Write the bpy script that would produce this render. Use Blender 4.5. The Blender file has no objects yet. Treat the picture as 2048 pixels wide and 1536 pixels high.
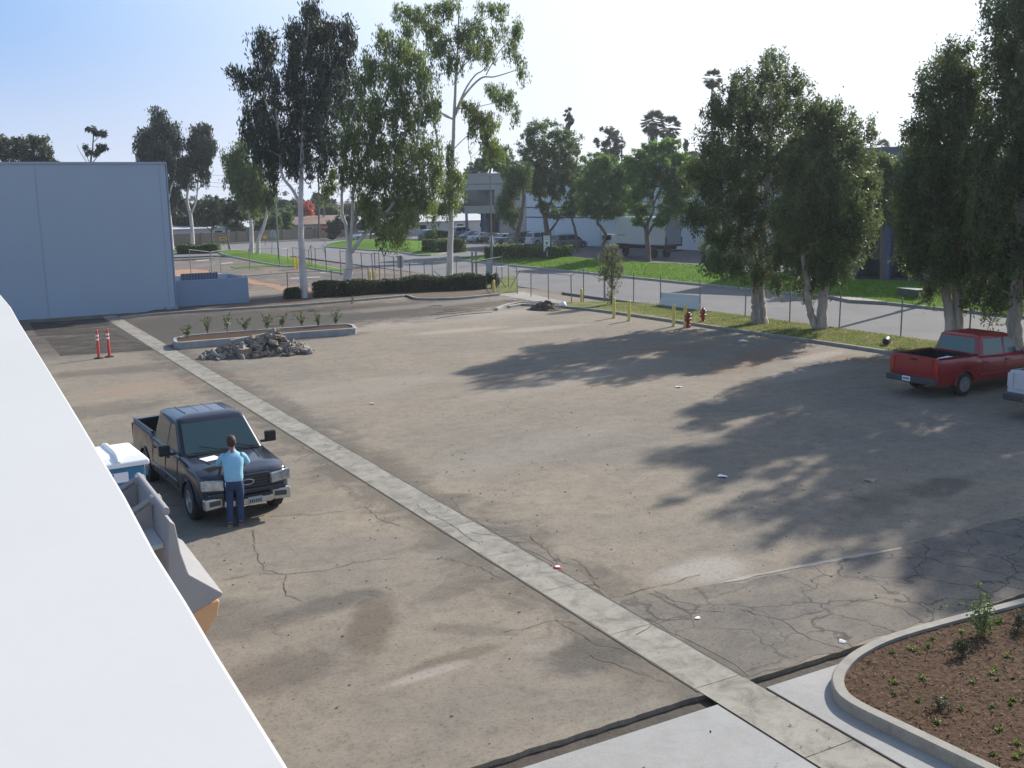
import bpy, bmesh, math, random
import numpy as np
from mathutils import Vector, Matrix
random.seed(7)
S = bpy.context.scene
COL = S.collection
PI = math.pi
R = math.radians

# ------------------------------------------------------------------ camera
F, PITCH, ROLL, YAW, H = 2060.0, R(10.35), R(1.0), R(29.1), 6.5
fw = np.array([math.sin(YAW)*math.cos(PITCH), math.cos(YAW)*math.cos(PITCH), -math.sin(PITCH)])
r0 = np.array([math.cos(YAW), -math.sin(YAW), 0.0]); u0 = np.cross(r0, fw)
rt = r0*math.cos(ROLL)-u0*math.sin(ROLL); up = u0*math.cos(ROLL)+r0*math.sin(ROLL)
CAM = np.array([0, 0, H])
def ray(px, py): return fw*F+rt*(px-1024)-up*(py-768)
def gp(px, py, z=0.0):
    """world point of the surveyed photo point on the level plane z"""
    d = ray(px, py); t = (z-H)/d[2]; p = CAM+d*t
    return Vector((p[0], p[1], z))
def pY(px, py, Y):
    d = ray(px, py); p = CAM+d*(Y/d[1]); return Vector(p)
def pX(px, py, X):
    d = ray(px, py); p = CAM+d*(X/d[0]); return Vector(p)
def pD(px, py, w): return Vector(CAM+ray(px, py)*(w/F))
def proj(v):
    q = np.array(v)-CAM; w_ = float(q@fw); return 1024+F*float(q@rt)/w_, 768-F*float(q@up)/w_
def dep(v): return float((np.array(v)-CAM)@fw)
def colX(px, X):
    """ground point on the line x = X seen in image column px"""
    lo, hi = 420.0, 3000.0
    for _ in range(60):
        m = (lo+hi)/2
        if gp(px, m).x > X: lo = m
        else: hi = m
    return gp(px, lo)
cd = bpy.data.cameras.new('camera'); cam = bpy.data.objects.new('camera', cd); COL.objects.link(cam)
cd.sensor_width = 36; cd.lens = 36*F/2048; cd.clip_end = 5000; cd.clip_start = .05
M = Matrix((( rt[0], up[0], -fw[0], 0), (rt[1], up[1], -fw[1], 0), (rt[2], up[2], -fw[2], H), (0, 0, 0, 1)))
cam.matrix_world = M; S.camera = cam

# ------------------------------------------------------------------ helpers
def tag(o, label=None, cat=None, group=None, kind=None):
    if label: o['label'] = label
    if cat: o['category'] = cat
    if group: o['group'] = group
    if kind: o['kind'] = kind
    return o
def thing(name, label, cat, loc=(0, 0, 0), rz=0, group=None):
    o = bpy.data.objects.new(name, None); COL.objects.link(o); o.location = loc; o.rotation_euler = (0, 0, rz)
    o.empty_display_size = .2
    return tag(o, label, cat, group)
class MB:
    def __init__(s): s.v = []; s.f = []
    def add(s, vs, fs):
        n = len(s.v); s.v += [tuple(v) for v in vs]; s.f += [tuple(i+n for i in f) for f in fs]; return s
    def box(s, c, d, rz=0, rx=0, ry=0):
        m = Matrix.Translation(c) @ Matrix.Rotation(rz, 4, 'Z') @ Matrix.Rotation(ry, 4, 'Y') @ Matrix.Rotation(rx, 4, 'X')
        vs = [m @ Vector((x*d[0]/2, y*d[1]/2, z*d[2]/2)) for z in (-1, 1) for y in (-1, 1) for x in (-1, 1)]
        return s.add(vs, [(0, 2, 3, 1), (4, 5, 7, 6), (0, 1, 5, 4), (2, 6, 7, 3), (0, 4, 6, 2), (1, 3, 7, 5)])
    def tube(s, pts, rad, n=8, cap=True):
        pts = [Vector(p) for p in pts]
        if not hasattr(rad, '__len__'): rad = [rad]*len(pts)
        vs = []; fs = []; prev = None
        for i, p in enumerate(pts):
            t = (pts[min(i+1, len(pts)-1)]-pts[max(i-1, 0)])
            t = t.normalized() if t.length > 1e-9 else Vector((0, 0, 1))
            a = prev if prev is not None else (Vector((1, 0, 0)) if abs(t.x) < .9 else Vector((0, 1, 0)))
            a = (a-t*a.dot(t)).normalized(); b = t.cross(a); prev = a
            for k in range(n):
                an = 2*PI*k/n; vs.append(p+(a*math.cos(an)+b*math.sin(an))*rad[i])
        for i in range(len(pts)-1):
            for k in range(n): fs.append((i*n+k, i*n+(k+1) % n, (i+1)*n+(k+1) % n, (i+1)*n+k))
        if cap: fs.append(tuple(range(n-1, -1, -1))); fs.append(tuple((len(pts)-1)*n+k for k in range(n)))
        return s.add(vs, fs)
    def prism(s, poly, z0, z1):
        """poly: list of (x,y[,z ignored]) in any order; closed vertical prism"""
        P = [(p[0], p[1]) for p in poly]
        ar = sum(P[i][0]*P[(i+1) % len(P)][1]-P[(i+1) % len(P)][0]*P[i][1] for i in range(len(P)))
        if ar < 0: P = P[::-1]
        n = len(P)
        vs = [(x, y, z0) for x, y in P]+[(x, y, z1) for x, y in P]
        fs = [tuple(range(n-1, -1, -1)), tuple(range(n, 2*n))]+[(i, (i+1) % n, n+(i+1) % n, n+i) for i in range(n)]
        return s.add(vs, fs)
    def lathe(s, prof, n=16, c=(0, 0, 0), axis='z'):
        vs = []; fs = []
        for r, z in prof:
            for k in range(n):
                a = 2*PI*k/n; x, y = r*math.cos(a), r*math.sin(a)
                v = (x, y, z) if axis == 'z' else ((x, z, y) if axis == 'y' else (z, x, y))
                vs.append((v[0]+c[0], v[1]+c[1], v[2]+c[2]))
        m = len(prof)
        for i in range(m-1):
            for k in range(n): fs.append((i*n+k, i*n+(k+1) % n, (i+1)*n+(k+1) % n, (i+1)*n+k))
        fs.append(tuple(range(n-1, -1, -1))); fs.append(tuple((m-1)*n+k for k in range(n)))
        return s.add(vs, fs)
    def plate(s, q, th=.02, proud=.008):
        q = [Vector(a) for a in q]; n = (q[1]-q[0]).cross(q[-1]-q[0]).normalized()
        N = len(q)
        vs = [a+n*proud for a in q]+[a+n*(proud-th) for a in q]
        fs = [tuple(range(N)), tuple(range(2*N-1, N-1, -1))]+[(i, i+N, (i+1) % N+N, (i+1) % N) for i in range(N)]
        return s.add(vs, fs)
    def build(s, name, mat, parent=None, smooth=False, bevel=0, world=False, seg=2):
        me = bpy.data.meshes.new(name)
        vs = s.v
        if parent is not None and world:
            m = parent_matrix(parent).inverted(); vs = [tuple(m @ Vector(v)) for v in vs]
        me.from_pydata(vs, [], s.f); me.update()
        bm = bmesh.new(); bm.from_mesh(me); bmesh.ops.recalc_face_normals(bm, faces=bm.faces); bm.to_mesh(me); bm.free()
        if smooth:
            me.polygons.foreach_set('use_smooth', [True]*len(me.polygons))
            me.set_sharp_from_angle(angle=R(smooth if smooth is not True else 40))
        me.materials.append(mat)
        o = bpy.data.objects.new(name, me); COL.objects.link(o); o.parent = parent
        if bevel:
            b = o.modifiers.new('b', 'BEVEL'); b.width = bevel; b.segments = seg; b.limit_method = 'ANGLE'; b.harden_normals = False
        return o
def parent_matrix(p):
    m = Matrix.Translation(p.location) @ p.rotation_euler.to_matrix().to_4x4()
    return (parent_matrix(p.parent) @ m) if p.parent else m
def dup(o, loc=None, rz=None, parent=None, label=None):
    c = o.copy(); COL.objects.link(c)
    if parent: c.parent = parent
    if loc is not None: c.location = loc
    if rz is not None: c.rotation_euler = (0, 0, rz)
    if label: c['label'] = label
    for ch in [x for x in bpy.data.objects if x.parent == o]: dup(ch, parent=c)
    return c
def struct(name, mb, mat, **k): return tag(mb.build(name, mat, **k), kind='structure')

# ------------------------------------------------------------------ materials
def nt(name):
    m = bpy.data.materials.new(name); m.use_nodes = True; t = m.node_tree
    return m, t, t.nodes, t.links, t.nodes['Principled BSDF']
def mat(name, col, rough=.7, metal=0, var=.12, scale=3, bump=0, bscale=None, coat=0, col2=None, thr=None, spec=.5, detail=6, stretch=None):
    m, t, N, L, b = nt(name)
    b.inputs['Roughness'].default_value = rough; b.inputs['Metallic'].default_value = metal
    b.inputs['Coat Weight'].default_value = coat; b.inputs['Specular IOR Level'].default_value = spec
    tc = N.new('ShaderNodeTexCoord'); src = tc.outputs['Object']
    if stretch:
        mp = N.new('ShaderNodeMapping'); mp.inputs['Scale'].default_value = stretch; L.new(src, mp.inputs[0]); src = mp.outputs[0]
    no = N.new('ShaderNodeTexNoise'); no.inputs['Scale'].default_value = scale; no.inputs['Detail'].default_value = detail; no.inputs['Roughness'].default_value = .65
    L.new(src, no.inputs['Vector'])
    cr = N.new('ShaderNodeValToRGB'); e = cr.color_ramp.elements
    c2 = col2 or tuple(c*(1+var) for c in col); c1 = col if col2 else tuple(c*(1-var) for c in col)
    e[0].position, e[1].position = thr or (.3, .7)
    e[0].color = (*c1, 1); e[1].color = (*c2, 1)
    L.new(no.outputs['Fac'], cr.inputs[0]); L.new(cr.outputs[0], b.inputs['Base Color'])
    if bump:
        n2 = N.new('ShaderNodeTexNoise'); n2.inputs['Scale'].default_value = bscale or scale*6; n2.inputs['Detail'].default_value = 5
        L.new(src, n2.inputs['Vector'])
        bu = N.new('ShaderNodeBump'); bu.inputs['Strength'].default_value = bump; bu.inputs['Distance'].default_value = .02
        L.new(n2.outputs['Fac'], bu.inputs['Height']); L.new(bu.outputs[0], b.inputs['Normal'])
    return m
def nz(N, L, src, scale, detail=6, rough=.6, dist=0, w=0):
    n = N.new('ShaderNodeTexNoise'); n.inputs['Scale'].default_value = scale; n.inputs['Detail'].default_value = detail
    n.inputs['Roughness'].default_value = rough; n.inputs['Distortion'].default_value = dist
    if w:
        mp = N.new('ShaderNodeMapping'); mp.inputs['Location'].default_value = (w, w*1.7, 0); L.new(src, mp.inputs[0]); src = mp.outputs[0]
    L.new(src, n.inputs['Vector']); return n.outputs['Fac']
def ramp(N, L, src, stops):
    c = N.new('ShaderNodeValToRGB'); e = c.color_ramp.elements
    while len(e) < len(stops): e.new(.5)
    for i, (p, v) in enumerate(stops):
        e[i].position = p; e[i].color = (*(v if hasattr(v, '__len__') else (v, v, v)), 1)
    L.new(src, c.inputs[0]); return c.outputs[0]
def mix(N, L, fac, a, b, mode='MIX'):
    m = N.new('ShaderNodeMix'); m.data_type = 'RGBA'; m.blend_type = mode
    for inp, v in ((m.inputs[0], fac), (m.inputs[6], a), (m.inputs[7], b)):
        if isinstance(v, (int, float)): inp.default_value = v
        elif isinstance(v, tuple): inp.default_value = (*v, 1)
        else: L.new(v, inp)
    return m.outputs[2]
def sramp(N, L, src, a, b, amt):
    m = N.new('ShaderNodeMapRange'); m.interpolation_type = 'SMOOTHSTEP'; m.inputs['From Min'].default_value = a; m.inputs['From Max'].default_value = b
    m.inputs['To Min'].default_value = amt; m.inputs['To Max'].default_value = 0; L.new(src, m.inputs['Value']); return m.outputs[0]
def lot_material(name, grey, tan, tanamt=(.42, .6), crack=True, dark=(.05, .048, .045), crackmask=(.5, .62), cscale=.42, stains=(), band=None):
    m, t, N, L, b = nt(name); b.inputs['Roughness'].default_value = .95; b.inputs['Specular IOR Level'].default_value = .15
    tc = N.new('ShaderNodeTexCoord'); o = tc.outputs['Object']
    f1 = ramp(N, L, nz(N, L, o, .16, 8, .62, .6), [(tanamt[0], 0.), (tanamt[1], 1.)])
    f2n = nz(N, L, o, .9, 8, .7, .8, 13)
    f2 = ramp(N, L, f2n, [(.38, 0.), (.66, 1.)])
    c = mix(N, L, f1, grey, tan)
    c = mix(N, L, f2, mix(N, L, 1.0, c, (.88, .88, .89), 'MULTIPLY'), c)
    f3 = ramp(N, L, nz(N, L, o, 3.1, 10, .75, .3, 31), [(.30, .74), (.5, 1.), (.68, 1.08)])
    c = mix(N, L, 1.0, c, f3, 'MULTIPLY')
    # streaks of dust dragged along the lot
    mp = N.new('ShaderNodeMapping'); mp.inputs['Scale'].default_value = (.6, 1.5, 1); mp.inputs['Rotation'].default_value = (0, 0, R(20)); L.new(o, mp.inputs[0])
    f5 = ramp(N, L, nz(N, L, mp.outputs[0], .8, 8, .7, .4), [(.5, 0.), (.75, .4)])
    c = mix(N, L, f5, c, (.33, .28, .215))
    for (cx, cy, a_, b_, ro_, colr, amt) in stains:
        q = N.new('ShaderNodeMapping'); q.vector_type = 'TEXTURE'; q.inputs['Location'].default_value = (cx, cy, 0); q.inputs['Rotation'].default_value = (0, 0, ro_); q.inputs['Scale'].default_value = (a_, b_, 1)
        L.new(o, q.inputs[0]); sx = N.new('ShaderNodeSeparateXYZ'); L.new(q.outputs[0], sx.inputs[0]); cb_ = N.new('ShaderNodeCombineXYZ'); L.new(sx.outputs[0], cb_.inputs[0]); L.new(sx.outputs[1], cb_.inputs[1])
        ln = N.new('ShaderNodeVectorMath'); ln.operation = 'LENGTH'; L.new(cb_.outputs[0], ln.inputs[0])
        ma = N.new('ShaderNodeMath'); ma.operation = 'MULTIPLY_ADD'; L.new(f2n, ma.inputs[0]); ma.inputs[1].default_value = 1.6; L.new(ln.outputs['Value'], ma.inputs[2])
        c = mix(N, L, ramp(N, L, ma.outputs[0], [(0, 0), (1, 1)]) if False else sramp(N, L, ma.outputs[0], 1.35, 2.15, amt), c, colr)
    if band:
        sx = N.new('ShaderNodeSeparateXYZ'); L.new(o, sx.inputs[0]); ma = N.new('ShaderNodeMath'); ma.operation = 'SUBTRACT'; L.new(sx.outputs[0], ma.inputs[0]); ma.inputs[1].default_value = band[0]
        ab = N.new('ShaderNodeMath'); ab.operation = 'ABSOLUTE'; L.new(ma.outputs[0], ab.inputs[0]); mb_ = N.new('ShaderNodeMath'); mb_.operation = 'MULTIPLY_ADD'; L.new(f2n, mb_.inputs[0]); mb_.inputs[1].default_value = 3.2; L.new(ab.outputs[0], mb_.inputs[2])
        c = mix(N, L, sramp(N, L, mb_.outputs[0], 2.0, 3.1, band[1]), c, (.085, .078, .068))
    # dark specks and pale pebbles
    f4 = ramp(N, L, nz(N, L, o, 15, 5, .85, 0, 5), [(.36, .5), (.45, .96), (.62, 1.03)])
    c = mix(N, L, 1.0, c, f4, 'MULTIPLY')
    f7 = ramp(N, L, nz(N, L, o, 5.5, 10, .85, .4, 55), [(.53, 0.), (.66, .5)])
    c = mix(N, L, f7, c, (.17, .125, .085))
    f6 = ramp(N, L, nz(N, L, o, 24, 3, .8, 0, 9), [(.63, 0.), (.72, .6)])
    c = mix(N, L, f6, c, (.42, .39, .34))
    if crack:
        nn = N.new('ShaderNodeTexNoise'); nn.inputs['Scale'].default_value = 1.1; nn.inputs['Detail'].default_value = 6; L.new(o, nn.inputs['Vector'])
        va = N.new('ShaderNodeVectorMath'); va.operation = 'MULTIPLY_ADD'; L.new(nn.outputs['Color'], va.inputs[0]); va.inputs[1].default_value = (1.3, 1.3, 0); L.new(o, va.inputs[2])
        vo = N.new('ShaderNodeTexVoronoi'); vo.feature = 'DISTANCE_TO_EDGE'; vo.inputs['Scale'].default_value = cscale; L.new(va.outputs[0], vo.inputs['Vector'])
        ck = ramp(N, L, vo.outputs['Distance'], [(0., 1.), (.012, .8), (.024, 0.)])
        mk = ramp(N, L, nz(N, L, o, .21, 4, .6, 0, 77), [(crackmask[0], 0.), (crackmask[1], .75)])
        c = mix(N, L, mix(N, L, 1.0, ck, mk, 'MULTIPLY'), c, dark)
    L.new(c, b.inputs['Base Color'])
    bu = N.new('ShaderNodeBump'); bu.inputs['Strength'].default_value = .5; bu.inputs['Distance'].default_value = .015
    L.new(nz(N, L, o, 14, 8, .8), bu.inputs['Height']); L.new(bu.outputs[0], b.inputs['Normal'])
    return m
def leaf_mat(name, c1, c2, trans=.35, rough=.5):
    m, t, N, L, b = nt(name)
    at = N.new('ShaderNodeAttribute'); at.attribute_name = 'tint'
    cr = ramp(N, L, at.outputs['Fac'], [(0., c1), (1., c2)])
    b.inputs['Roughness'].default_value = rough; b.inputs['Specular IOR Level'].default_value = .35
    L.new(cr, b.inputs['Base Color'])
    tr = N.new('ShaderNodeBsdfTranslucent'); hs = N.new('ShaderNodeHueSaturation'); hs.inputs['Value'].default_value = 1.6; hs.inputs['Hue'].default_value = .48
    L.new(cr, hs.inputs['Color']); L.new(hs.outputs[0], tr.inputs['Color'])
    mx = N.new('ShaderNodeMixShader'); mx.inputs[0].default_value = trans
    L.new(b.outputs[0], mx.inputs[1]); L.new(tr.outputs[0], mx.inputs[2]); L.new(mx.outputs[0], N['Material Output'].inputs[0])
    return m
def glass_mat(name, col, rough=.06):
    m, t, N, L, b = nt(name); b.inputs['Base Color'].default_value = (*col, 1); b.inputs['Roughness'].default_value = rough
    b.inputs['Specular IOR Level'].default_value = .6; b.inputs['Coat Weight'].default_value = .3; return m
def stripes_mat(name, c1, c2, scale, direction='Z', rough=.6):
    m, t, N, L, b = nt(name); tc = N.new('ShaderNodeTexCoord'); w = N.new('ShaderNodeTexWave'); w.bands_direction = direction
    w.inputs['Scale'].default_value = scale; w.inputs['Distortion'].default_value = 0; L.new(tc.outputs['Object'], w.inputs['Vector'])
    L.new(ramp(N, L, w.outputs['Fac'], [(0., c1), (.8, c2)]), b.inputs['Base Color']); b.inputs['Roughness'].default_value = rough
    return m

MT = {}
def st(px, py, a, b, ro, col, amt): p = gp(px, py); return (p.x, p.y, a, b, ro, col, amt)
DK, DB, PL, RD = (.075, .07, .065), (.10, .08, .06), (.36, .33, .29), (.22, .13, .08)
LOTST = [st(745, 1250, .35, 1.3, -.5, DB, .6), st(640, 1215, 1.1, .35, .2, DK, .55), st(900, 1180, .9, .3, .3, DK, .4), st(560, 1340, 1.0, .6, .3, DK, .5), st(900, 1320, 1.0, .2, .1, DB, .5), st(860, 1345, .7, .15, .1, PL, .6),
         st(1180, 1310, .7, .5, .2, DK, .6), st(905, 1100, .6, .25, .2, PL, .35), st(1090, 1290, .4, .2, 0, PL, .3), st(950, 1260, .2, .9, .9, DK, .35), st(1880, 975, 1.1, .5, .3, DK, .6), st(1750, 1010, 1.6, .5, .2, DK, .4),
         st(1420, 1138, .8, .55, .2, PL, .75), st(1340, 1150, .5, .3, .2, PL, .4), st(1500, 722, 3.5, 1.0, .5, RD, .4), st(1330, 700, 3, .8, 0, RD, .3), st(1690, 715, 3, .7, -1.2, RD, .45), st(1620, 745, 2.5, .8, .2, PL, .4), st(1640, 712, 2, .5, .3, PL, .6),
         st(920, 661, 2.5, .7, 0, PL, .6), st(1080, 657, 2.5, .7, 0, PL, .6), st(880, 640, 7, 2, .1, PL, .35), st(760, 622, 7, 4, .1, DK, .75), st(600, 632, 12, 6, .0, DK, .85), st(400, 655, 9, 6, .1, DK, .85), st(140, 690, 7, 4, .1, DK, .6), st(250, 645, 10, 5, 0, DK, .6), st(980, 608, 4, 2, 0, DB, .6), st(840, 612, 6, 1.2, .1, PL, .3), st(650, 618, 8, 1.0, 0, DB, .5), st(1000, 625, 3, 1.0, 0, PL, .4),
         st(630, 675, 3, .8, .1, DK, .6), st(330, 770, 3, 1.4, .2, (.30, .22, .16), .5), st(200, 820, 2.4, 1.2, .2, DK, .4), st(240, 740, 3, 1, 0, DK, .5), st(450, 1240, .8, .9, 0, DK, .4), st(620, 1010, 1.2, .5, 0, (.2, .18, .15), .5), st(1130, 760, 5, 1, .3, PL, .25), st(700, 780, 5, 1.4, .2, PL, .25), st(1050, 900, 4, 1, .3, PL, .2)]
MT['lot'] = lot_material('lot_asphalt', (.215, .196, .164), (.29, .248, .19), tanamt=(.36, .68), stains=LOTST, band=(8.66, .6), crackmask=(.6, .74))
MT['lot2'] = lot_material('old_asphalt', (.14, .135, .13), (.23, .19, .155), crackmask=(.3, .5), cscale=.25)
MT['newdark'] = lot_material('dark_patch', (.055, .052, .05), (.10, .085, .07), tanamt=(.5, .75), crack=False)
MT['crackasph'] = lot_material('cracked_asphalt', (.145, .138, .126), (.215, .19, .155), crackmask=(.3, .5), cscale=.95)
MT['street'] = mat('street_asphalt', (.165, .165, .168), .95, spec=.25, var=.14, scale=.35, bump=.3, bscale=20)
MT['farlot'] = mat('parking_asphalt', (.10, .10, .105), .9, var=.12, scale=.5)
MT['earth'] = mat('earth', (.14, .115, .09), .95, var=.25, scale=.4, bump=.4)
MT['mud'] = mat('mud', (.055, .045, .036), .9, var=.35, scale=3, bump=.8, bscale=12)
MT['pale'] = mat('pale_dust', (.30, .275, .24), .95, var=.15, scale=3, bump=.3)
MT['reddirt'] = mat('red_dirt', (.30, .17, .10), .95, var=.2, scale=2)
def concrete(name, c, var=.1, stain=(.42, .55), dk=.7):
    m, t, N, L, b = nt(name); b.inputs['Roughness'].default_value = .85; b.inputs['Specular IOR Level'].default_value = .3
    o = N.new('ShaderNodeTexCoord').outputs['Object']
    a = ramp(N, L, nz(N, L, o, .7, 8, .7, .5), [(.3, tuple(x*(1-var) for x in c)), (.7, tuple(x*(1+var) for x in c))])
    s = ramp(N, L, nz(N, L, o, 2.3, 10, .75, .6, 21), [(stain[0]-.12, dk), (stain[1], 1.)])
    cc = mix(N, L, 1., a, s, 'MULTIPLY')
    sp = ramp(N, L, nz(N, L, o, 40, 3, .8), [(.3, .82), (.5, 1.)])
    L.new(mix(N, L, 1., cc, sp, 'MULTIPLY'), b.inputs['Base Color'])
    bu = N.new('ShaderNodeBump'); bu.inputs['Strength'].default_value = .25; bu.inputs['Distance'].default_value = .01
    L.new(nz(N, L, o, 30, 6, .7), bu.inputs['Height']); L.new(bu.outputs[0], b.inputs['Normal'])
    return m
MT['conc_new'] = concrete('new_concrete', (.315, .315, .305), .09, (.38, .54), .82)
MT['conc'] = concrete('concrete', (.33, .315, .28), .1)
MT['conc_gutter'] = concrete('gutter_concrete', (.29, .275, .235), .14, (.46, .56), .5)
MT['kerb'] = concrete('kerb_concrete', (.30, .285, .25), .1)
MT['kerb_grey'] = concrete('kerb_grey', (.36, .36, .35), .1)
MT['soil'] = mat('bark_soil', (.030, .019, .012), .98, spec=.1, scale=14, bump=1., bscale=30, col2=(.13, .08, .05), detail=10)
MT['mulch'] = mat('mulch', (.05, .035, .025), .95, scale=6, bump=1, bscale=18, col2=(.13, .095, .065))
MT['grass'] = mat('grass', (.058, .135, .008), 1., spec=.1, scale=1.3, bump=1, bscale=40, col2=(.115, .215, .02), detail=12)
MT['grassdry'] = mat('verge_grass', (.09, .14, .025), 1., spec=.1, scale=.9, bump=1, bscale=40, col2=(.26, .22, .11), detail=12, thr=(.4, .68))
MT['bwall'] = mat('painted_wall', (.37, .44, .51), .8, var=.03, scale=.25, bump=.05)
MT['bjoint'] = mat('joint', (.30, .36, .43), .8)
MT['encl'] = mat('enclosure_wall', (.25, .32, .42), .8, var=.04, scale=.5)
MT['corr'] = stripes_mat('corrugated', (.10, .12, .17), (.2, .23, .3), 1.6, 'X')
MT['parapet'] = mat('parapet_paint', (.50, .505, .50), .75, var=.03, scale=.9, bump=.02, bscale=25)
MT['white'] = mat('white_paint', (.86, .87, .86), .6, var=.02, scale=.8)
MT['whouse'] = mat('warehouse_wall', (.60, .65, .71), .8, var=.04, scale=.2)
MT['bluetrim'] = mat('blue_trim', (.04, .09, .24), .6)
MT['bluecol'] = mat('blue_column', (.08, .13, .22), .6)
MT['office'] = mat('office_wall', (.33, .33, .31), .8, var=.06, scale=.3)
MT['rbldg'] = mat('grey_building', (.17, .185, .2), .8, var=.08, scale=.3)
MT['blockwall'] = mat('block_wall', (.25, .21, .165), .9, var=.1, scale=.5)
MT['bark'] = mat('eucalyptus_bark', (.42, .36, .31), .8, scale=2.2, col2=(.66, .62, .58), bump=.3, stretch=(1, 1, .25))
MT['barkd'] = mat('dark_bark', (.10, .08, .065), .9, scale=3, col2=(.2, .165, .135), bump=.6, stretch=(1, 1, .2))
MT['barkp'] = mat('papery_bark', (.20, .155, .115), .9, scale=4, col2=(.48, .40, .33), bump=1, bscale=9, stretch=(1, 1, .12), thr=(.35, .62))
MT['lf_euc'] = leaf_mat('leaf_eucalyptus', (.025, .058, .012), (.17, .24, .05), .42)
MT['lf_eucd'] = leaf_mat('leaf_eucalyptus_dark', (.014, .028, .020), (.05, .075, .045), .22)
MT['lf_st'] = leaf_mat('leaf_street', (.03, .072, .022), (.12, .19, .055), .38)
MT['lf_brush'] = leaf_mat('leaf_brush', (.032, .066, .022), (.135, .18, .062), .36)
MT['lf_jac'] = leaf_mat('leaf_fern', (.04, .10, .025), (.15, .27, .06), .45)
MT['lf_far'] = leaf_mat('leaf_far', (.035, .055, .03), (.08, .10, .055), .25)
MT['lf_red'] = leaf_mat('leaf_red', (.35, .09, .05), (.55, .18, .10), .3)
MT['lf_hedge'] = leaf_mat('leaf_hedge', (.012, .028, .008), (.05, .075, .02), .2)
MT['lf_sap'] = leaf_mat('leaf_sapling', (.06, .08, .03), (.22, .22, .13), .35)
MT['lf_young'] = leaf_mat('leaf_young', (.03, .06, .015), (.10, .17, .05), .35)
MT['lf_palm'] = leaf_mat('leaf_palm', (.02, .035, .015), (.06, .085, .04), .25)
MT['steel'] = mat('galvanised_steel', (.22, .22, .22), .5, metal=.4, var=.15, scale=8)
MT['dsteel'] = mat('dark_steel', (.07, .07, .075), .5, metal=.3)
MT['yellow'] = mat('yellow_paint', (.66, .54, .14), .6, var=.08, scale=6)
MT['yellow2'] = mat('traffic_yellow', (.75, .48, .03), .6)
MT['red'] = mat('red_paint', (.28, .012, .012), .4, var=.1)
MT['orange'] = mat('orange_plastic', (.62, .065, .04), .5, var=.06)
MT['black'] = mat('black_rubber', (.018, .018, .018), .7, var=.2)
MT['blackpl'] = mat('black_plastic', (.012, .012, .014), .4)
MT['chrome'] = mat('chrome', (.5, .5, .51), .28, metal=.85, var=.03)
MT['rim'] = mat('alloy_rim', (.42, .42, .43), .3, metal=.7, var=.05)
MT['glass'] = glass_mat('tinted_glass', (.022, .05, .055))
MT['glassg'] = glass_mat('greenish_glass', (.06, .12, .10), .1)
MT['lamp'] = glass_mat('clear_lens', (.6, .62, .63), .12)
MT['redlens'] = glass_mat('red_lens', (.4, .015, .01), .2)
MT['amber'] = glass_mat('amber_lens', (.6, .2, .04), .2)
MT['paper'] = mat('paper', (.85, .85, .88), .7, var=.01)
MT['ink'] = mat('ink', (.05, .05, .06), .7)
MT['redink'] = mat('red_ink', (.5, .04, .05), .7)
MT['skin'] = mat('skin', (.34, .15, .10), .6, var=.08)
MT['shirt'] = mat('shirt', (.27, .52, .66), .85, var=.05, scale=6, bump=.5, bscale=9)
MT['jeans'] = mat('denim', (.028, .055, .12), .9, var=.25, scale=7, bump=.5, bscale=12)
MT['boot'] = mat('tan_boot', (.33, .20, .12), .8)
MT['hair'] = mat('hair', (.055, .024, .016), .7, var=.3, scale=30)
MT['greypl'] = mat('grey_plastic', (.27, .265, .27), .55, var=.08, scale=2)
MT['greyl'] = mat('light_grey_plastic', (.42, .43, .44), .5, var=.05, scale=2)
MT['orangeb'] = mat('orange_body', (.58, .33, .17), .5, var=.06, scale=3)
MT['pottyb'] = mat('blue_plastic', (.035, .19, .36), .45, var=.05)
MT['wood'] = mat('wood', (.36, .27, .19), .8, var=.2, scale=8)
MT['board'] = mat('grey_board', (.62, .64, .64), .7, var=.03, scale=2)
MT['rub'] = mat('rubble', (.10, .085, .068), .95, scale=2.5, col2=(.36, .31, .25), bump=.8, bscale=14)
MT['rubt'] = mat('rubble_tan', (.26, .19, .14), .95, scale=1.7, col2=(.36, .27, .2), bump=.8, bscale=14)
MT['roofb'] = mat('brown_roof', (.19, .13, .10), .9, var=.15, scale=1)
MT['roofw'] = mat('pale_roof', (.52, .54, .55), .8, var=.05)
MT['stucco'] = mat('stucco', (.36, .31, .26), .9, var=.05)
MT['grsign'] = mat('grey_sign', (.36, .38, .38), .5, var=.03)
MT['polec'] = mat('concrete_pole', (.17, .18, .175), .8, var=.1, scale=4)
MT['pale_line'] = mat('pale_line', (.40, .39, .37), .9)

# ------------------------------------------------------------------ light, sky
SUNAZ = math.atan2(.9365, .3505)   # clockwise from +Y
SUNEL = R(31)
sd = bpy.data.lights.new('sun', 'SUN'); so = bpy.data.objects.new('sun', sd); COL.objects.link(so)
sd.energy = 4.2; sd.angle = R(.6); sd.color = (1., .93, .83)
sdir = Vector((math.sin(SUNAZ)*math.cos(SUNEL), math.cos(SUNAZ)*math.cos(SUNEL), math.sin(SUNEL)))
so.rotation_euler = sdir.to_track_quat('Z', 'Y').to_euler(); so.location = (40, 20, 40)
w = bpy.data.worlds.new('World'); S.world = w; w.use_nodes = True
wn, wl = w.node_tree.nodes, w.node_tree.links
sky = wn.new('ShaderNodeTexSky'); sky.sky_type = 'NISHITA'; sky.sun_disc = False
sky.sun_elevation = SUNEL; sky.sun_rotation = SUNAZ; sky.dust_density = 1.0; sky.air_density = 1.0; sky.ozone_density = 1.5; sky.altitude = 50
hsv = wn.new('ShaderNodeHueSaturation'); hsv.inputs['Saturation'].default_value = .9; wl.new(sky.outputs[0], hsv.inputs['Color'])
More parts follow.
